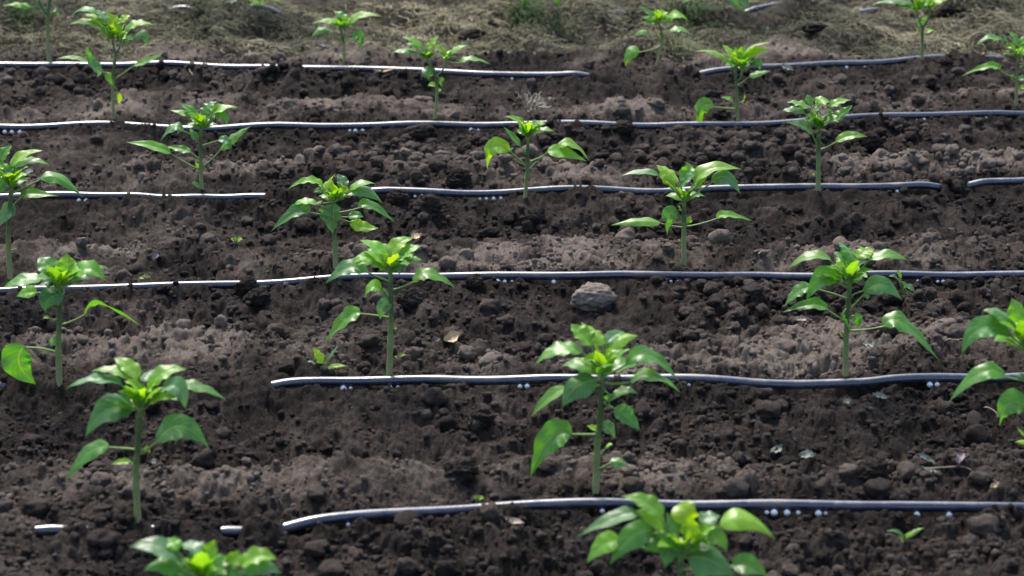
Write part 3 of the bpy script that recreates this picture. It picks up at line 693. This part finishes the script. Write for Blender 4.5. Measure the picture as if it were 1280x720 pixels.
P((141,150), [(141,107),(142,89),(145,67)], [
 L((132,40),(110,28),(87,31),18,14,.5,2,(140,49)), L((137,30),(119,21),(106,18),15,14,.2,8,(140,49)), L((121,17),(106,11),(90,18),13,14,1.3,10,(139,47)), L((134,26),(126,18),(119,12),16,6,1.9,12,(140,49)), L((143,43),(141,27),(132,15),21,20,.1,4,(141,50)),
 L((150,30),(157,22),(163,19),11,16,.2,12,(148,50)), L((156,40),(172,29),(194,32),18,16,.4,2,(151,53)), L((168,47),(180,44),(184,60),16,32,1.7,-5,(152,56)), L((168,49),(161,49),(153,55),11,26,1.7,-2,(152,58)), L((146,45),(150,36),(156,30),16,22,.2,-3,(148,52)), L((138,46),(130,39),(124,38),14,24,.3,-4,(140,50)),
 L((128,89),(114,78),(108,57),19,28,1.5,-3,(140,107)), L((110,77),(88,73),(70,74),10,14,.9,2,(128,89)), L((167,82),(185,76),(206,65),13,22,1,2,(146,97)), L((129,90),(125,92),(121,97),8,26,.4,0,(134,91)), L((132,92),(138,98),(142,109),11,36,.5,-4,(130,89)), L((148,116),(149,124),(148,131),6,30,.1,-1,(143,108))],
 'seedling standing behind the fifth tube at left, its crown against the straw', [[(145,67),(142,58),(140,49)],[(145,67),(149,60),(151,53)]], seed=12, thick=.85)
P((542,151), [(546,120),(546,104),(545,93)], [
 L((529,62),(516,50),(501,47),13,14,.6,4,(534,73)), L((523,61),(514,56),(507,56),9,14,1,6,(534,73)), L((522,65),(503,62),(489,66),13,16,1,0,(534,73)), L((534,63),(541,52),(549,44),13,16,.3,5,(534,73)), L((533,74),(531,64),(528,55),15,12,1.9,-2), L((534,73),(539,66),(543,61),13,10,1.9,-3),
 L((557,69),(550,61),(542,55),13,18,.3,2,(558,75)), L((560,68),(572,59),(586,57),13,16,.4,3,(558,75)), L((574,79),(590,74),(615,81),12,16,.9,0,(559,76)), L((557,72),(555,66),(553,61),11,20,.2,-2,(558,75)), L((560,68),(562,66),(564,63),8,4,1.9,-2,(558,75)),
 L((541,87),(536,92),(538,103),19,48,1.7,-5,(544,86)), L((549,97),(551,102),(552,109),9,40,1.6,-2,(546,95)), L((544,108),(539,106),(535,108),8,30,.4,0,(546,112)), L((547,115),(549,113),(552,112),8,30,.6,0,(546,118)), L((543,62),(540,58),(538,53),10,20,.2,0,(536,70))],
 'forked seedling with two separate leaf tufts, behind the fifth tube', [[(545,93),(540,83),(534,73)],[(546,95),(553,88),(558,75)]], seed=13, thick=.75)
P((923,158), [(922,137),(920,102),(919,86)], [
 L((910,78),(895,65),(869,64),13,14,.5,2), L((916,75),(910,63),(903,56),15,14,0,4), L((921,75),(921,66),(918,58),13,16,.4,4), L((925,75),(927,65),(926,56),13,16,.4,6), L((928,72),(940,57),(967,53),17,18,.3,4), L((929,76),(944,66),(965,62),16,20,.1,0),
 L((937,81),(947,78),(950,89),14,30,1.4,-3,(926,92)), L((936,96),(948,91),(964,89),12,24,1.2,-2,(922,107)), L((916,128),(910,123),(901,122),8,24,1,1,(920,135)), L((892,133),(877,137),(875,172),20,48,.9,-4,(920,136)), L((926,128),(930,124),(931,117),3,20,.1,0,(921,129)), L((918,82),(912,79),(908,80),10,26,.5,-5), L((922,82),(928,79),(934,79),12,26,.3,-5)],
 'seedling with yellow spotted young leaves, fifth tube, right of centre', [[(920,104),(926,97),(928,88)]], seed=14, thick=.8)
P((1271,134), [(1271,105),(1272,88),(1273,72)], [
 L((1256,54),(1238,47),(1219,57),15,14,1,-2), L((1273,57),(1268,47),(1260,39),17,16,1,4), L((1260,52),(1257,47),(1254,43),10,4,1.9,3), L((1276,56),(1290,48),(1306,52),17,18,.8,2), L((1270,62),(1262,58),(1257,62),12,26,.5,-4), L((1274,60),(1279,52),(1282,46),12,10,1.8,3),
 L((1250,88),(1236,83),(1202,95),14,26,.8,-2,(1270,98)), L((1272,101),(1281,98),(1293,101),11,30,1.8,-3,(1272,104)), L((1266,100),(1265,96),(1268,93),7,40,1.9,0,(1270,102)), L((1276,111),(1280,110),(1286,115),8,30,.2,0,(1271,108)), L((1282,80),(1296,78),(1312,86),13,26,1,0,(1273,86))],
 'seedling at the right picture edge behind the fifth tube, narrow leaf at left', seed=15, thick=.8)
P((61,83), [(60,50),(60,19),(63,-6),(64,-24)], [
 L((38,10),(22,4),(2,8),14,16,.7,2,(49,2)), L((66,14),(71,14),(73,22),7,30,1.2,0,(61,17)), L((60,-30),(40,-44),(20,-40),18,16,.5), L((68,-30),(86,-44),(106,-40),18,16,.6), L((64,-34),(60,-52),(50,-62),18,16,.2,10), L((66,-34),(74,-52),(84,-60),18,16,.2,8),
 L((46,0),(34,-8),(20,-6),14,20,1,8,(49,2)), L((70,-20),(80,-18),(92,-8),15,30,1.2,-6)],
 'tall seedling at top left with a bare dark stem, crown cut by the picture top', [[(60,19),(54,11),(49,2),(45,-12)]], seed=16, thick=1.1)
P((429,82), [(430,56),(428,48),(426,36)], [
 L((424,33),(412,24),(388,30),15,16,.5,2), L((429,29),(425,19),(416,14),13,14,1.2,14), L((436,30),(453,20),(479,21),17,18,.4,2), L((430,32),(433,25),(435,20),15,20,.2,4), L((428,34),(421,28),(414,27),14,24,.2,-3), L((434,34),(442,27),(449,25),14,24,.2,-4),
 L((413,40),(400,37),(388,49),14,24,1,-2,(427,50)), L((441,50),(449,46),(453,65),17,46,1.6,-3,(431,46)), L((415,42),(412,39),(409,37),9,4,1.9,2,(427,50)), L((424,72),(426,70),(427,71),4,20,.4,0,(429,74))],
 'small seedling on the sixth tube at left, two leaves hanging low', seed=17, thick=.75)
P((818,83), [(827,56),(827,42),(823,27)], [
 L((816,22),(809,14),(798,7),12,14,1.3,6), L((821,23),(820,16),(818,10),13,18,.1,4), L((826,25),(827,17),(826,10),13,18,.2,6), L((834,27),(846,18),(861,27),16,22,.5,0), L((817,28),(810,23),(801,21),10,16,1,4), L((820,29),(812,27),(805,31),12,24,.6,-2),
 L((837,39),(850,36),(863,43),13,18,1,0,(827,40)), L((810,40),(801,39),(792,46),10,24,.9,2,(826,46)), L((800,65),(788,67),(782,84),17,46,.8,-2,(825,58)), L((824,48),(823,45),(821,43),7,30,0,-2,(827,50)), L((829,29),(834,26),(838,31),11,26,.2,-4)],
 'seedling above the straw edge right of centre, lone leaf hanging low left', seed=18, thick=.7)
P((1153,76), [(1153,55),(1153,34)], [
 L((1142,5),(1118,0),(1091,5),13,14,1.4,2,(1146,14)), L((1144,9),(1132,6),(1120,9),11,20,1,0,(1146,14)), L((1147,11),(1143,0),(1136,-10),16,20,.2,4,(1146,14)), L((1149,10),(1153,0),(1151,-12),15,20,.3,6,(1146,14)), L((1162,9),(1173,1),(1185,1),15,18,.3,2,(1163,12)), L((1161,9),(1166,-1),(1172,-10),14,18,.5,4,(1163,12)), L((1148,10),(1138,10),(1130,6),13,24,.2,-4,(1146,14)), L((1160,8),(1152,4),(1148,-3),13,22,.8,0,(1163,12)),
 L((1153,34),(1153,24),(1161,19),13,30,1.8,-2), L((1156,42),(1162,38),(1169,38),8,26,.5,0,(1153,41)), L((1149,42),(1145,36),(1143,33),4,26,.0,0,(1152,44))],
 'forked seedling on the sixth tube at upper right, crown touching the picture top', [[(1153,35),(1149,25),(1146,13)],[(1153,35),(1160,24),(1163,11)]], seed=19, thick=.9)
P((1292,618), [(1291,560),(1289,500),(1286,440)], [
 L((1268,404),(1247,389),(1228,388),23,14,1,8), L((1275,404),(1271,386),(1264,372),25,16,.8,14), L((1264,419),(1226,411),(1202,444),31,36,1.4,-8), L((1275,418),(1261,407),(1243,402),17,22,.3,-2), L((1272,420),(1268,416),(1262,416),13,6,1.9,2), L((1284,408),(1300,384),(1318,374),26,18,.3,14), L((1290,416),(1316,402),(1346,418),28,22,.8), L((1280,425),(1290,416),(1302,416),18,26,.1,-6),
 L((1257,471),(1226,466),(1185,504),25,30,1.1,-4,(1288,476)), L((1284,470),(1276,467),(1267,468),14,14,1.8,6,(1288,474)), L((1284,510),(1262,504),(1249,533),32,48,1.2,-8,(1289,516)), L((1290,556),(1280,552),(1268,553),8,26,0,0,(1291,562)), L((1282,546),(1276,540),(1271,534),6,26,.1,0,(1291,556)), L((1310,480),(1336,474),(1370,500),26,28,1,0,(1288,490)), L((1306,540),(1326,540),(1344,560),24,34,1.2,0,(1290,540))],
 'large seedling at the right picture edge, only its left leaves showing', seed=20)
P((852,838), [(852,790),(850,740),(851,694)], [
 L((828,648),(805,628),(776,621),29,16,.6,16), L((831,660),(812,645),(792,639),28,20,.1,4), L((798,642),(766,649),(721,671),27,16,1.6,-6), L((817,663),(789,672),(762,707),34,34,1.2,-14), L((775,677),(754,681),(733,705),29,32,.6,-6), L((845,675),(836,686),(831,711),36,46,1.4,-26),
 L((857,656),(859,637),(870,627),31,24,0,12), L((900,659),(930,648),(970,674),31,30,.3,2,(856,684)), L((873,673),(894,672),(909,690),30,30,.6,-14), L((876,655),(888,646),(901,645),24,12,1.8,18), L((859,697),(887,700),(920,722),42,44,1.7,-24), L((915,708),(937,707),(960,722),28,40,1.2,-4,(854,712)),
 L((862,676),(864,658),(862,644),25,26,.3,-4), L((848,668),(840,654),(832,640),20,20,1.5,14), L((866,680),(880,664),(896,658),22,28,.5,-8), L((840,684),(822,680),(806,690),24,36,.9,-20), L((825,742),(800,744),(778,770),34,36,1.2,-8,(850,745)), L((880,748),(906,744),(930,768),32,36,1.2,0,(850,752))],
 'blurred leafy seedling crown at the bottom edge in front of the nearest tube', seed=21)
P((255,872), [(255,820),(254,770),(254,728)], [
 L((224,698),(194,682),(161,684),32,16,1.8,4), L((230,714),(206,704),(178,714),28,30,1.1,-8), L((252,694),(239,684),(224,680),25,6,1.8,22), L((255,708),(264,690),(268,674),28,24,.2,6), L((288,707),(294,697),(298,687),21,20,.4,10), L((300,708),(324,696),(347,700),28,22,.3,2), L((302,716),(327,709),(352,718),26,30,1.6,-8), L((222,688),(214,679),(203,675),19,16,.6,20),
 L((246,716),(240,700),(232,690),24,24,1,2), L((268,718),(274,704),(283,694),26,24,1.3,0), L((258,722),(254,710),(258,698),22,26,.2,-6), L((240,724),(222,722),(206,736),26,36,1,-14), L((272,726),(292,724),(310,742),28,36,1.3,-16), L((228,770),(204,770),(182,792),34,36,1.2,-6,(254,775)), L((284,780),(310,774),(334,796),32,36,1.2,0,(254,782))],
 'blurred seedling top at the bottom left edge, pale shining leaf at its left', seed=22)
def offtop(base, extra, label, seed):
    bx, by = base; h = 105
    lv = list(extra); tx, ty = bx+random.uniform(-4, 4), by-h*.75
    for a in range(9):
        an = a*2.4; r = random.uniform(22, 34); ex = math.cos(an)*r; dd = math.sin(an)*r
        lv.append(L((tx+ex*.25, ty-6), (tx+ex*.6, ty-18), (tx+ex, ty-10-dd*.2), 15, 20, random.uniform(0, 1.2), dd))
    P((bx, by), [(bx+1, by-h*.3), (tx, ty)], lv, label, seed=seed, thick=.8)
offtop((322,12), [L((297,0),(285,3),(272,10),9,24,1.9,-3,(318,-14)), L((312,-4),(322,2),(335,5),12,30,.3,-8,(322,-20)), L((328,-6),(340,-3),(352,4),10,26,.6,-4,(323,-22))], 'seedling at the top left edge, only low hanging leaves showing above the straw', 31)
offtop((668,14), [L((650,-12),(657,4),(662,19),11,44,1.6,-4,(667,-24)), L((690,-12),(697,0),(697,8),9,30,1,-3,(668,-24))], 'seedling at the top centre edge, one leaf hanging over the green grass tuft', 32)
offtop((905,12), [L((913,-6),(920,7),(943,25),13,40,1.9,-4,(906,-18)), L((922,-2),(930,4),(940,12),10,30,1.5,-3,(906,-20)), L((880,-10),(868,-6),(850,6),10,26,1,2,(905,-22))], 'seedling at the top edge beside the farthest tube, grey green leaf hanging down', 33)

# ------------------------------------------------------------ weeds, sprouts, dead leaves
def weed(base, stem, leaves, label, seed, name='weed_sprout', cat='weed', mat_=None):
    r = plant(base, stem, leaves, label, thick=.35, seed=seed, name=name, cat=cat, group='small weeds and sprouts in the soil')
    return r
weed((404,464), [(404,458),(404,454)], [L((404,454),(397,444),(391,433),15,30,0,0), L((405,456),(411,449),(419,438),6,30,2,2), L((407,455),(417,440),(424,431),7,5,2,4), L((408,462),(420,457),(436,458),7,30,.2,-2), L((400,460),(390,452),(383,453),5,10,1.8,2), L((404,460),(400,460),(397,463),5,30,.2,-2)], 'small weed with one bright round leaf just behind the second tube', 41)
weed((1132,372), [(1128,362),(1124,352)], [L((1126,348),(1124,342),(1120,337),8,30,.7,0), L((1128,352),(1131,358),(1128,364),8,30,2,0), L((1133,357),(1139,360),(1143,366),9,30,2,-2), L((1138,373),(1144,373),(1150,366),10,36,.3,0), L((1152,376),(1157,376),(1161,381),8,36,1.9,-2), L((1122,348),(1116,345),(1110,346),5,20,1.8,2)], 'straggly grey green weed under the third tube beside the tall right seedling', 42)
weed((1131,683), [(1131,676),(1131,670)], [L((1131,672),(1120,664),(1108,664),6,26,1.4,0), L((1133,672),(1144,664),(1156,660),7,26,.8,2), L((1131,675),(1136,668),(1146,664),6,30,.4,-2), L((1129,675),(1127,669),(1124,664),5,30,.5,0)], 'small feathery weed in the soil below the nearest tube at right', 43)
weed((296,306), [(296,303),(296,301)], [L((296,302),(292,299),(288,298),6,34,0,0), L((297,302),(300,299),(304,299),6,34,0,0), L((296,303),(298,301),(300,303),5,34,.1,-2)], 'tiny yellow green sprout on the pale ridge behind the third tube', 44)
weed((597,631), [(597,626),(598,624)], [L((598,626),(595,622),(592,621),6,30,.3,0), L((598,626),(602,622),(606,624),6,30,.3,0)], 'tiny green sprout just behind the nearest tube left of centre', 45)
weed((340,343), [(340,341),(340,340)], [L((340,341),(336,339),(332,339),5,30,.2,0), L((340,341),(344,339),(348,341),5,30,.2,0)], 'tiny green sprout behind the third tube near the dark clods', 46)
weed((181,350), [(181,348),(181,347)], [L((181,348),(177,347),(173,348),5,30,.3,0), L((181,348),(185,346),(189,347),5,30,.3,0)], 'tiny flat sprout touching the third tube right of the left edge seedling', 47)
weed((497,455), [(498,450),(499,447)], [L((499,448),(503,444),(508,443),4,30,.0,0), L((498,449),(495,446),(493,446),4,30,.2,0)], 'small yellowish sprout right of the tall middle seedling stem', 48)

def blade(px, py, lpx, wpx, ang, m, label, cat, name, seed, lift=.006, curl=.25, parts=None, group=None):
    """curled dead leaf or petal lying on the soil"""
    Pp = gp(px, py); mpp = math.hypot(Pp[1], CZ)/F; rg = np.random.RandomState(seed)
    n1, n2 = 12, 7; Vt = []
    for i in range(n1):
        t = i/(n1-1); wd = wpx*mpp*.5*max(0, math.sin(math.pi*min(1, t*1.02))**.8)*(1+.25*rg.normal()*.4)
        for j in range(n2):
            u = -1+2*j/(n2-1); Vt.append(((t-.5)*lpx*mpp, u*wd, lift + curl*wpx*mpp*(u*u) + .5*curl*lpx*mpp*math.sin(3*t+seed) + .0012*rg.normal()))
    Vt = np.array(Vt); a = math.radians(ang); R = np.array([[math.cos(a), -math.sin(a), 0], [math.sin(a), math.cos(a), 0], [0, 0, 1]]); 
    tl = rg.uniform(.1, .6); Rx = np.array([[1, 0, 0], [0, math.cos(tl), -math.sin(tl)], [0, math.sin(tl), math.cos(tl)]])
    Vt = (Vt@R.T)@Rx.T; I = np.arange(n1*n2).reshape(n1, n2)
    Qd = np.stack([I[:-1, :-1], I[:-1, 1:], I[1:, 1:], I[1:, :-1]], -1).reshape(-1, 4)
    z = float(zmesh(Pp[0], Pp[1])[0])-min(0, Vt[:, 2].min())
    o = obj(name, mesh_np(name, Vt, [Qd]), m, None, (Pp[0], Pp[1], z+.001)); return tag(o, label, cat, group)
G = 'dead leaves and petals lying on the soil'
for i, q in enumerate([
 (566,428,24,16,15,M_TAN,'pale tan crumpled dead leaf in the furrow behind the second tube','dead leaf','dead_leaf'),
 (547,430,8,6,0,M_GREY,'small grey leaf scrap just left of the tan dead leaf','leaf scrap','leaf_scrap'),
 (1087,440,24,14,-20,M_GREY,'curled grey dead leaf right of the tall right seedling stem','dead leaf','dead_leaf'),
 (1100,500,22,9,-5,M_GREY,'flat grey green dead leaf in front of the second tube at right','dead leaf','dead_leaf'),
 (1077,489,22,7,-25,M_GREY,'narrow dead leaf just left of the flat grey green one','dead leaf','dead_leaf'),
 (1058,505,14,8,10,M_GREY,'small pale scrap below and left of the flat dead leaf','leaf scrap','leaf_scrap'),
 (970,569,20,12,30,M_GREY,'mint grey bent leaf scrap on the front ridge','dead leaf','dead_leaf'),
 (1008,574,22,12,-10,M_GREY,'pale mint leaf scrap right of the bent one on the front ridge','dead leaf','dead_leaf'),
 (1199,581,20,11,60,M_PURP,'pale pinkish dead leaf standing up at lower right','dead leaf','dead_leaf'),
 (1157,580,26,9,-25,M_GREY,'grey dead leaf left of the pinkish one at lower right','dead leaf','dead_leaf'),
 (1162,592,26,7,-5,M_GREY,'long flat grey leaf strip at lower right below the others','dead leaf','dead_leaf'),
 (1242,612,16,7,40,M_TAN,'small orange brown leaf scrap behind the nearest tube at far right','leaf scrap','leaf_scrap'),
 (643,655,30,9,-35,M_TWIG,'curled brown dead leaf below the nearest tube','dead leaf','dead_leaf'),
 (195,327,12,8,60,M_PURP,'faded purple petal on the ridge at left behind the third tube','petal','faded_petal'),
 (193,583,12,8,10,M_GREY,'whitish scrap on the ridge right of the lower left seedling','leaf scrap','leaf_scrap'),
 (521,300,18,11,40,M_TAN,'cream curled scrap on the pale ridge above the tall middle seedling','leaf scrap','leaf_scrap'),
 (985,90,26,10,0,M_GREY,'fallen grey green leaf right of the yellow spotted seedling','fallen leaf','fallen_leaf'),
 (405,60,22,9,10,M_PURP,'purple grey dead leaf at the straw edge left of the sixth row seedling','dead leaf','dead_leaf'),
 (480,92,28,6,-15,M_TAN,'tan strip lying just under the sixth tube','dead leaf','dead_leaf'),
 (35,220,20,12,10,M_GREY,'grey lichen like scrap behind the left edge seedling','leaf scrap','leaf_scrap'),
 (957,44,14,5,80,M_GREY,'white upright scrap in straw above the yellow spotted seedling','leaf scrap','leaf_scrap'),
 (1002,408,26,9,10,M_TWIG,'tan flake on the pale ridge left of the tall right seedling','leaf scrap','leaf_scrap')]):
    blade(*q, 300+i, group=G)
def twig(px, py, lpx, ang, label, seed, r=.0016):
    Pp = gp(px, py); mpp = math.hypot(Pp[1], CZ)/F; rg = np.random.RandomState(seed); L_ = lpx*mpp; a = math.radians(ang)
    pts = [np.array([math.cos(a)*L_*(t-.5), math.sin(a)*L_*(t-.5), .004+.006*math.sin(3*t)+rg.normal()*.001]) + rg.normal(size=3)*L_*.03 for t in np.linspace(0, 1, 5)]
    v, q, a_ = tube_mesh('t', catmull(pts, 14), r, r*.5, 7)
    tag(obj('dry_twig', mesh_np('dry_twig', v, [q]), M_TWIG, None, (Pp[0], Pp[1], zmesh(Pp[0], Pp[1])[0]+.003)), label, 'twig', 'dry twigs on the soil')
for i, q in enumerate([(1193,434,34,5,'pale twig on the soil behind the second tube at right'),(1235,520,40,-60,'thin pale twig slanting below the right edge seedling'),(1185,595,60,-8,'brown twig joining the dead leaves at lower right'),
    (958,320,24,35,'short forked twig on the ridge behind the third tube right of centre'),(1040,108,20,-60,'thin pale twig above the bushy topped seedling'),(238,95,36,-70,'brown twig standing in the soil under the sixth tube at left'),(640,213,14,-55,'little brown twig left of the two-leaved seedling stem')]):
    twig(*q, 400+i)

# ------------------------------------------------------------ dry grass mulch, green grass tufts
def strands(N, pick, tones, seed, lmin, lmax, flat, wd=.0009):
    rg = np.random.RandomState(seed); seg = 5
    x, y = pick(rg, N); N = len(x); z = zmesh(x, y)
    ln = rg.uniform(lmin, lmax, N); a = rg.uniform(0, 2*np.pi, N); up = np.abs(rg.normal(0, flat, N)); cv = rg.normal(0, 1.2, N)
    t = np.linspace(0, 1, seg)
    ang = a[:, None] + cv[:, None]*t[None]
    dx = np.cumsum(np.cos(ang), 1)/seg*ln[:, None]; dy = np.cumsum(np.sin(ang), 1)/seg*ln[:, None]
    dz = ln[:, None]*up[:, None]*(t-.75*t*t)[None]*1.6
    h0 = rg.uniform(0, .010, N)
    X = x[:, None]+dx; Y = y[:, None]+dy; Z = z[:, None]*.5+zmesh(X.ravel(), Y.ravel()).reshape(X.shape)*.5 + dz + h0[:, None]+.001
    w_ = wd*(1-.6*t)[None]*rg.uniform(.6, 1.5, N)[:, None]
    nx_, ny_ = -np.sin(ang)*w_, np.cos(ang)*w_
    A = np.stack([X-nx_, Y-ny_, Z-w_*.6], -1); B = np.stack([X+nx_, Y+ny_, Z+w_*.6], -1)
    VV = np.stack([A, B], 2).reshape(-1, 3); I = np.arange(N*seg*2).reshape(N, seg, 2)
    Qd = np.stack([I[:, :-1, 0], I[:, :-1, 1], I[:, 1:, 1], I[:, 1:, 0]], -1).reshape(-1, 4)
    tn = np.array(tones); zone = np.clip(.5+.55*noise(x*1.8, y*3.2, 303), 0, .999)
    idx = np.clip((zone*len(tn) + rg.normal(0, 1.1, N)).astype(int), 0, len(tn)-1)
    col = tn[idx]*rg.uniform(.6, 1.35, N)[:, None]; col = np.concatenate([col, np.ones((N, 1))], 1)
    return mesh_np('straw', VV, [Qd], True, {'tone': np.repeat(col, seg*2, 0)})
def pick_straw(rg, N):
    y = 6.9+3.4*rg.rand(N*2)**1.1; x = (rg.rand(N*2)*2-1)*hw(y)*1.05
    m = .85+1.0*noise(x*3.2, y*5.5, 301)+.5*noise(x*9, y*12, 302)
    m = m*sstep(6.98, 7.2, y+.14*noise(x*3, y*3, 77)+.0); k = rg.rand(N*2) < m
    return x[k][:N], y[k][:N]
TN = [(.034, .042, .018), (.068, .070, .034), (.11, .104, .058), (.165, .148, .088), (.30, .26, .16)]
me = strands(170000, pick_straw, TN, 21, .02, .075, .30, .0010)
tag(obj('dry_grass', me, M_STRAW), 'matted dry grass mulch covering the ground behind the sixth tube', 'dry grass', kind='stuff')
def tuft(px, py, rpx, N, tones, label, seed, lmin=.03, lmax=.07, flat=.8, cat='grass tuft', wd=.001):
    c = gp(px, py); mpp = math.hypot(c[1], CZ)/F
    def pk(rg, n_): r = np.minimum(np.abs(rg.normal(0, .45, n_)), 1.1)*rpx*mpp; a = rg.rand(n_)*6.28; return c[0]+r*np.cos(a), c[1]+r*np.sin(a)*1.3
    me = strands(N, pk, tones, seed, lmin, lmax, flat, wd)
    v = np.zeros(len(me.vertices)*3, np.float32); me.vertices.foreach_get('co', v); v = v.reshape(-1, 3)-c.astype(np.float32); me.vertices.foreach_set('co', v.ravel())
    tag(obj('grass_tuft', me, M_STRAW, None, tuple(c)), label, cat, 'grass tufts')
GN = [(.035, .075, .02), (.05, .10, .03), (.09, .13, .04)]
tuft(655, 22, 34, 700, GN, 'dark green grass tuft in the straw at top centre', 51)
tuft(862, 22, 36, 700, GN, 'dark green grass tuft in the straw right of top centre', 52)
tuft(700, 40, 40, 500, [(.09, .11, .05), (.16, .15, .08)], 'olive grass tuft in the straw just right of the dark centre tuft', 53)
tuft(845, 68, 26, 400, [(.09, .12, .05), (.16, .16, .08)], 'olive grass tuft at the straw edge under the seedling with the lone leaf', 54)
tuft(666, 136, 22, 60, [(.25, .23, .17), (.38, .35, .27)], 'sparse dry grass tuft on the bare soil below the sixth tube end', 55, .03, .06, .9)
tuft(30, 22, 40, 500, GN, 'dark green grass tuft behind the tall seedling at top left', 56)
tuft(255, 16, 26, 250, [(.07, .09, .04), (.13, .13, .07)], 'small olive grass tuft at top left between the tube pieces', 57)
print('verts', sum(len(o.data.vertices) for o in bpy.data.objects if o.type == 'MESH'))
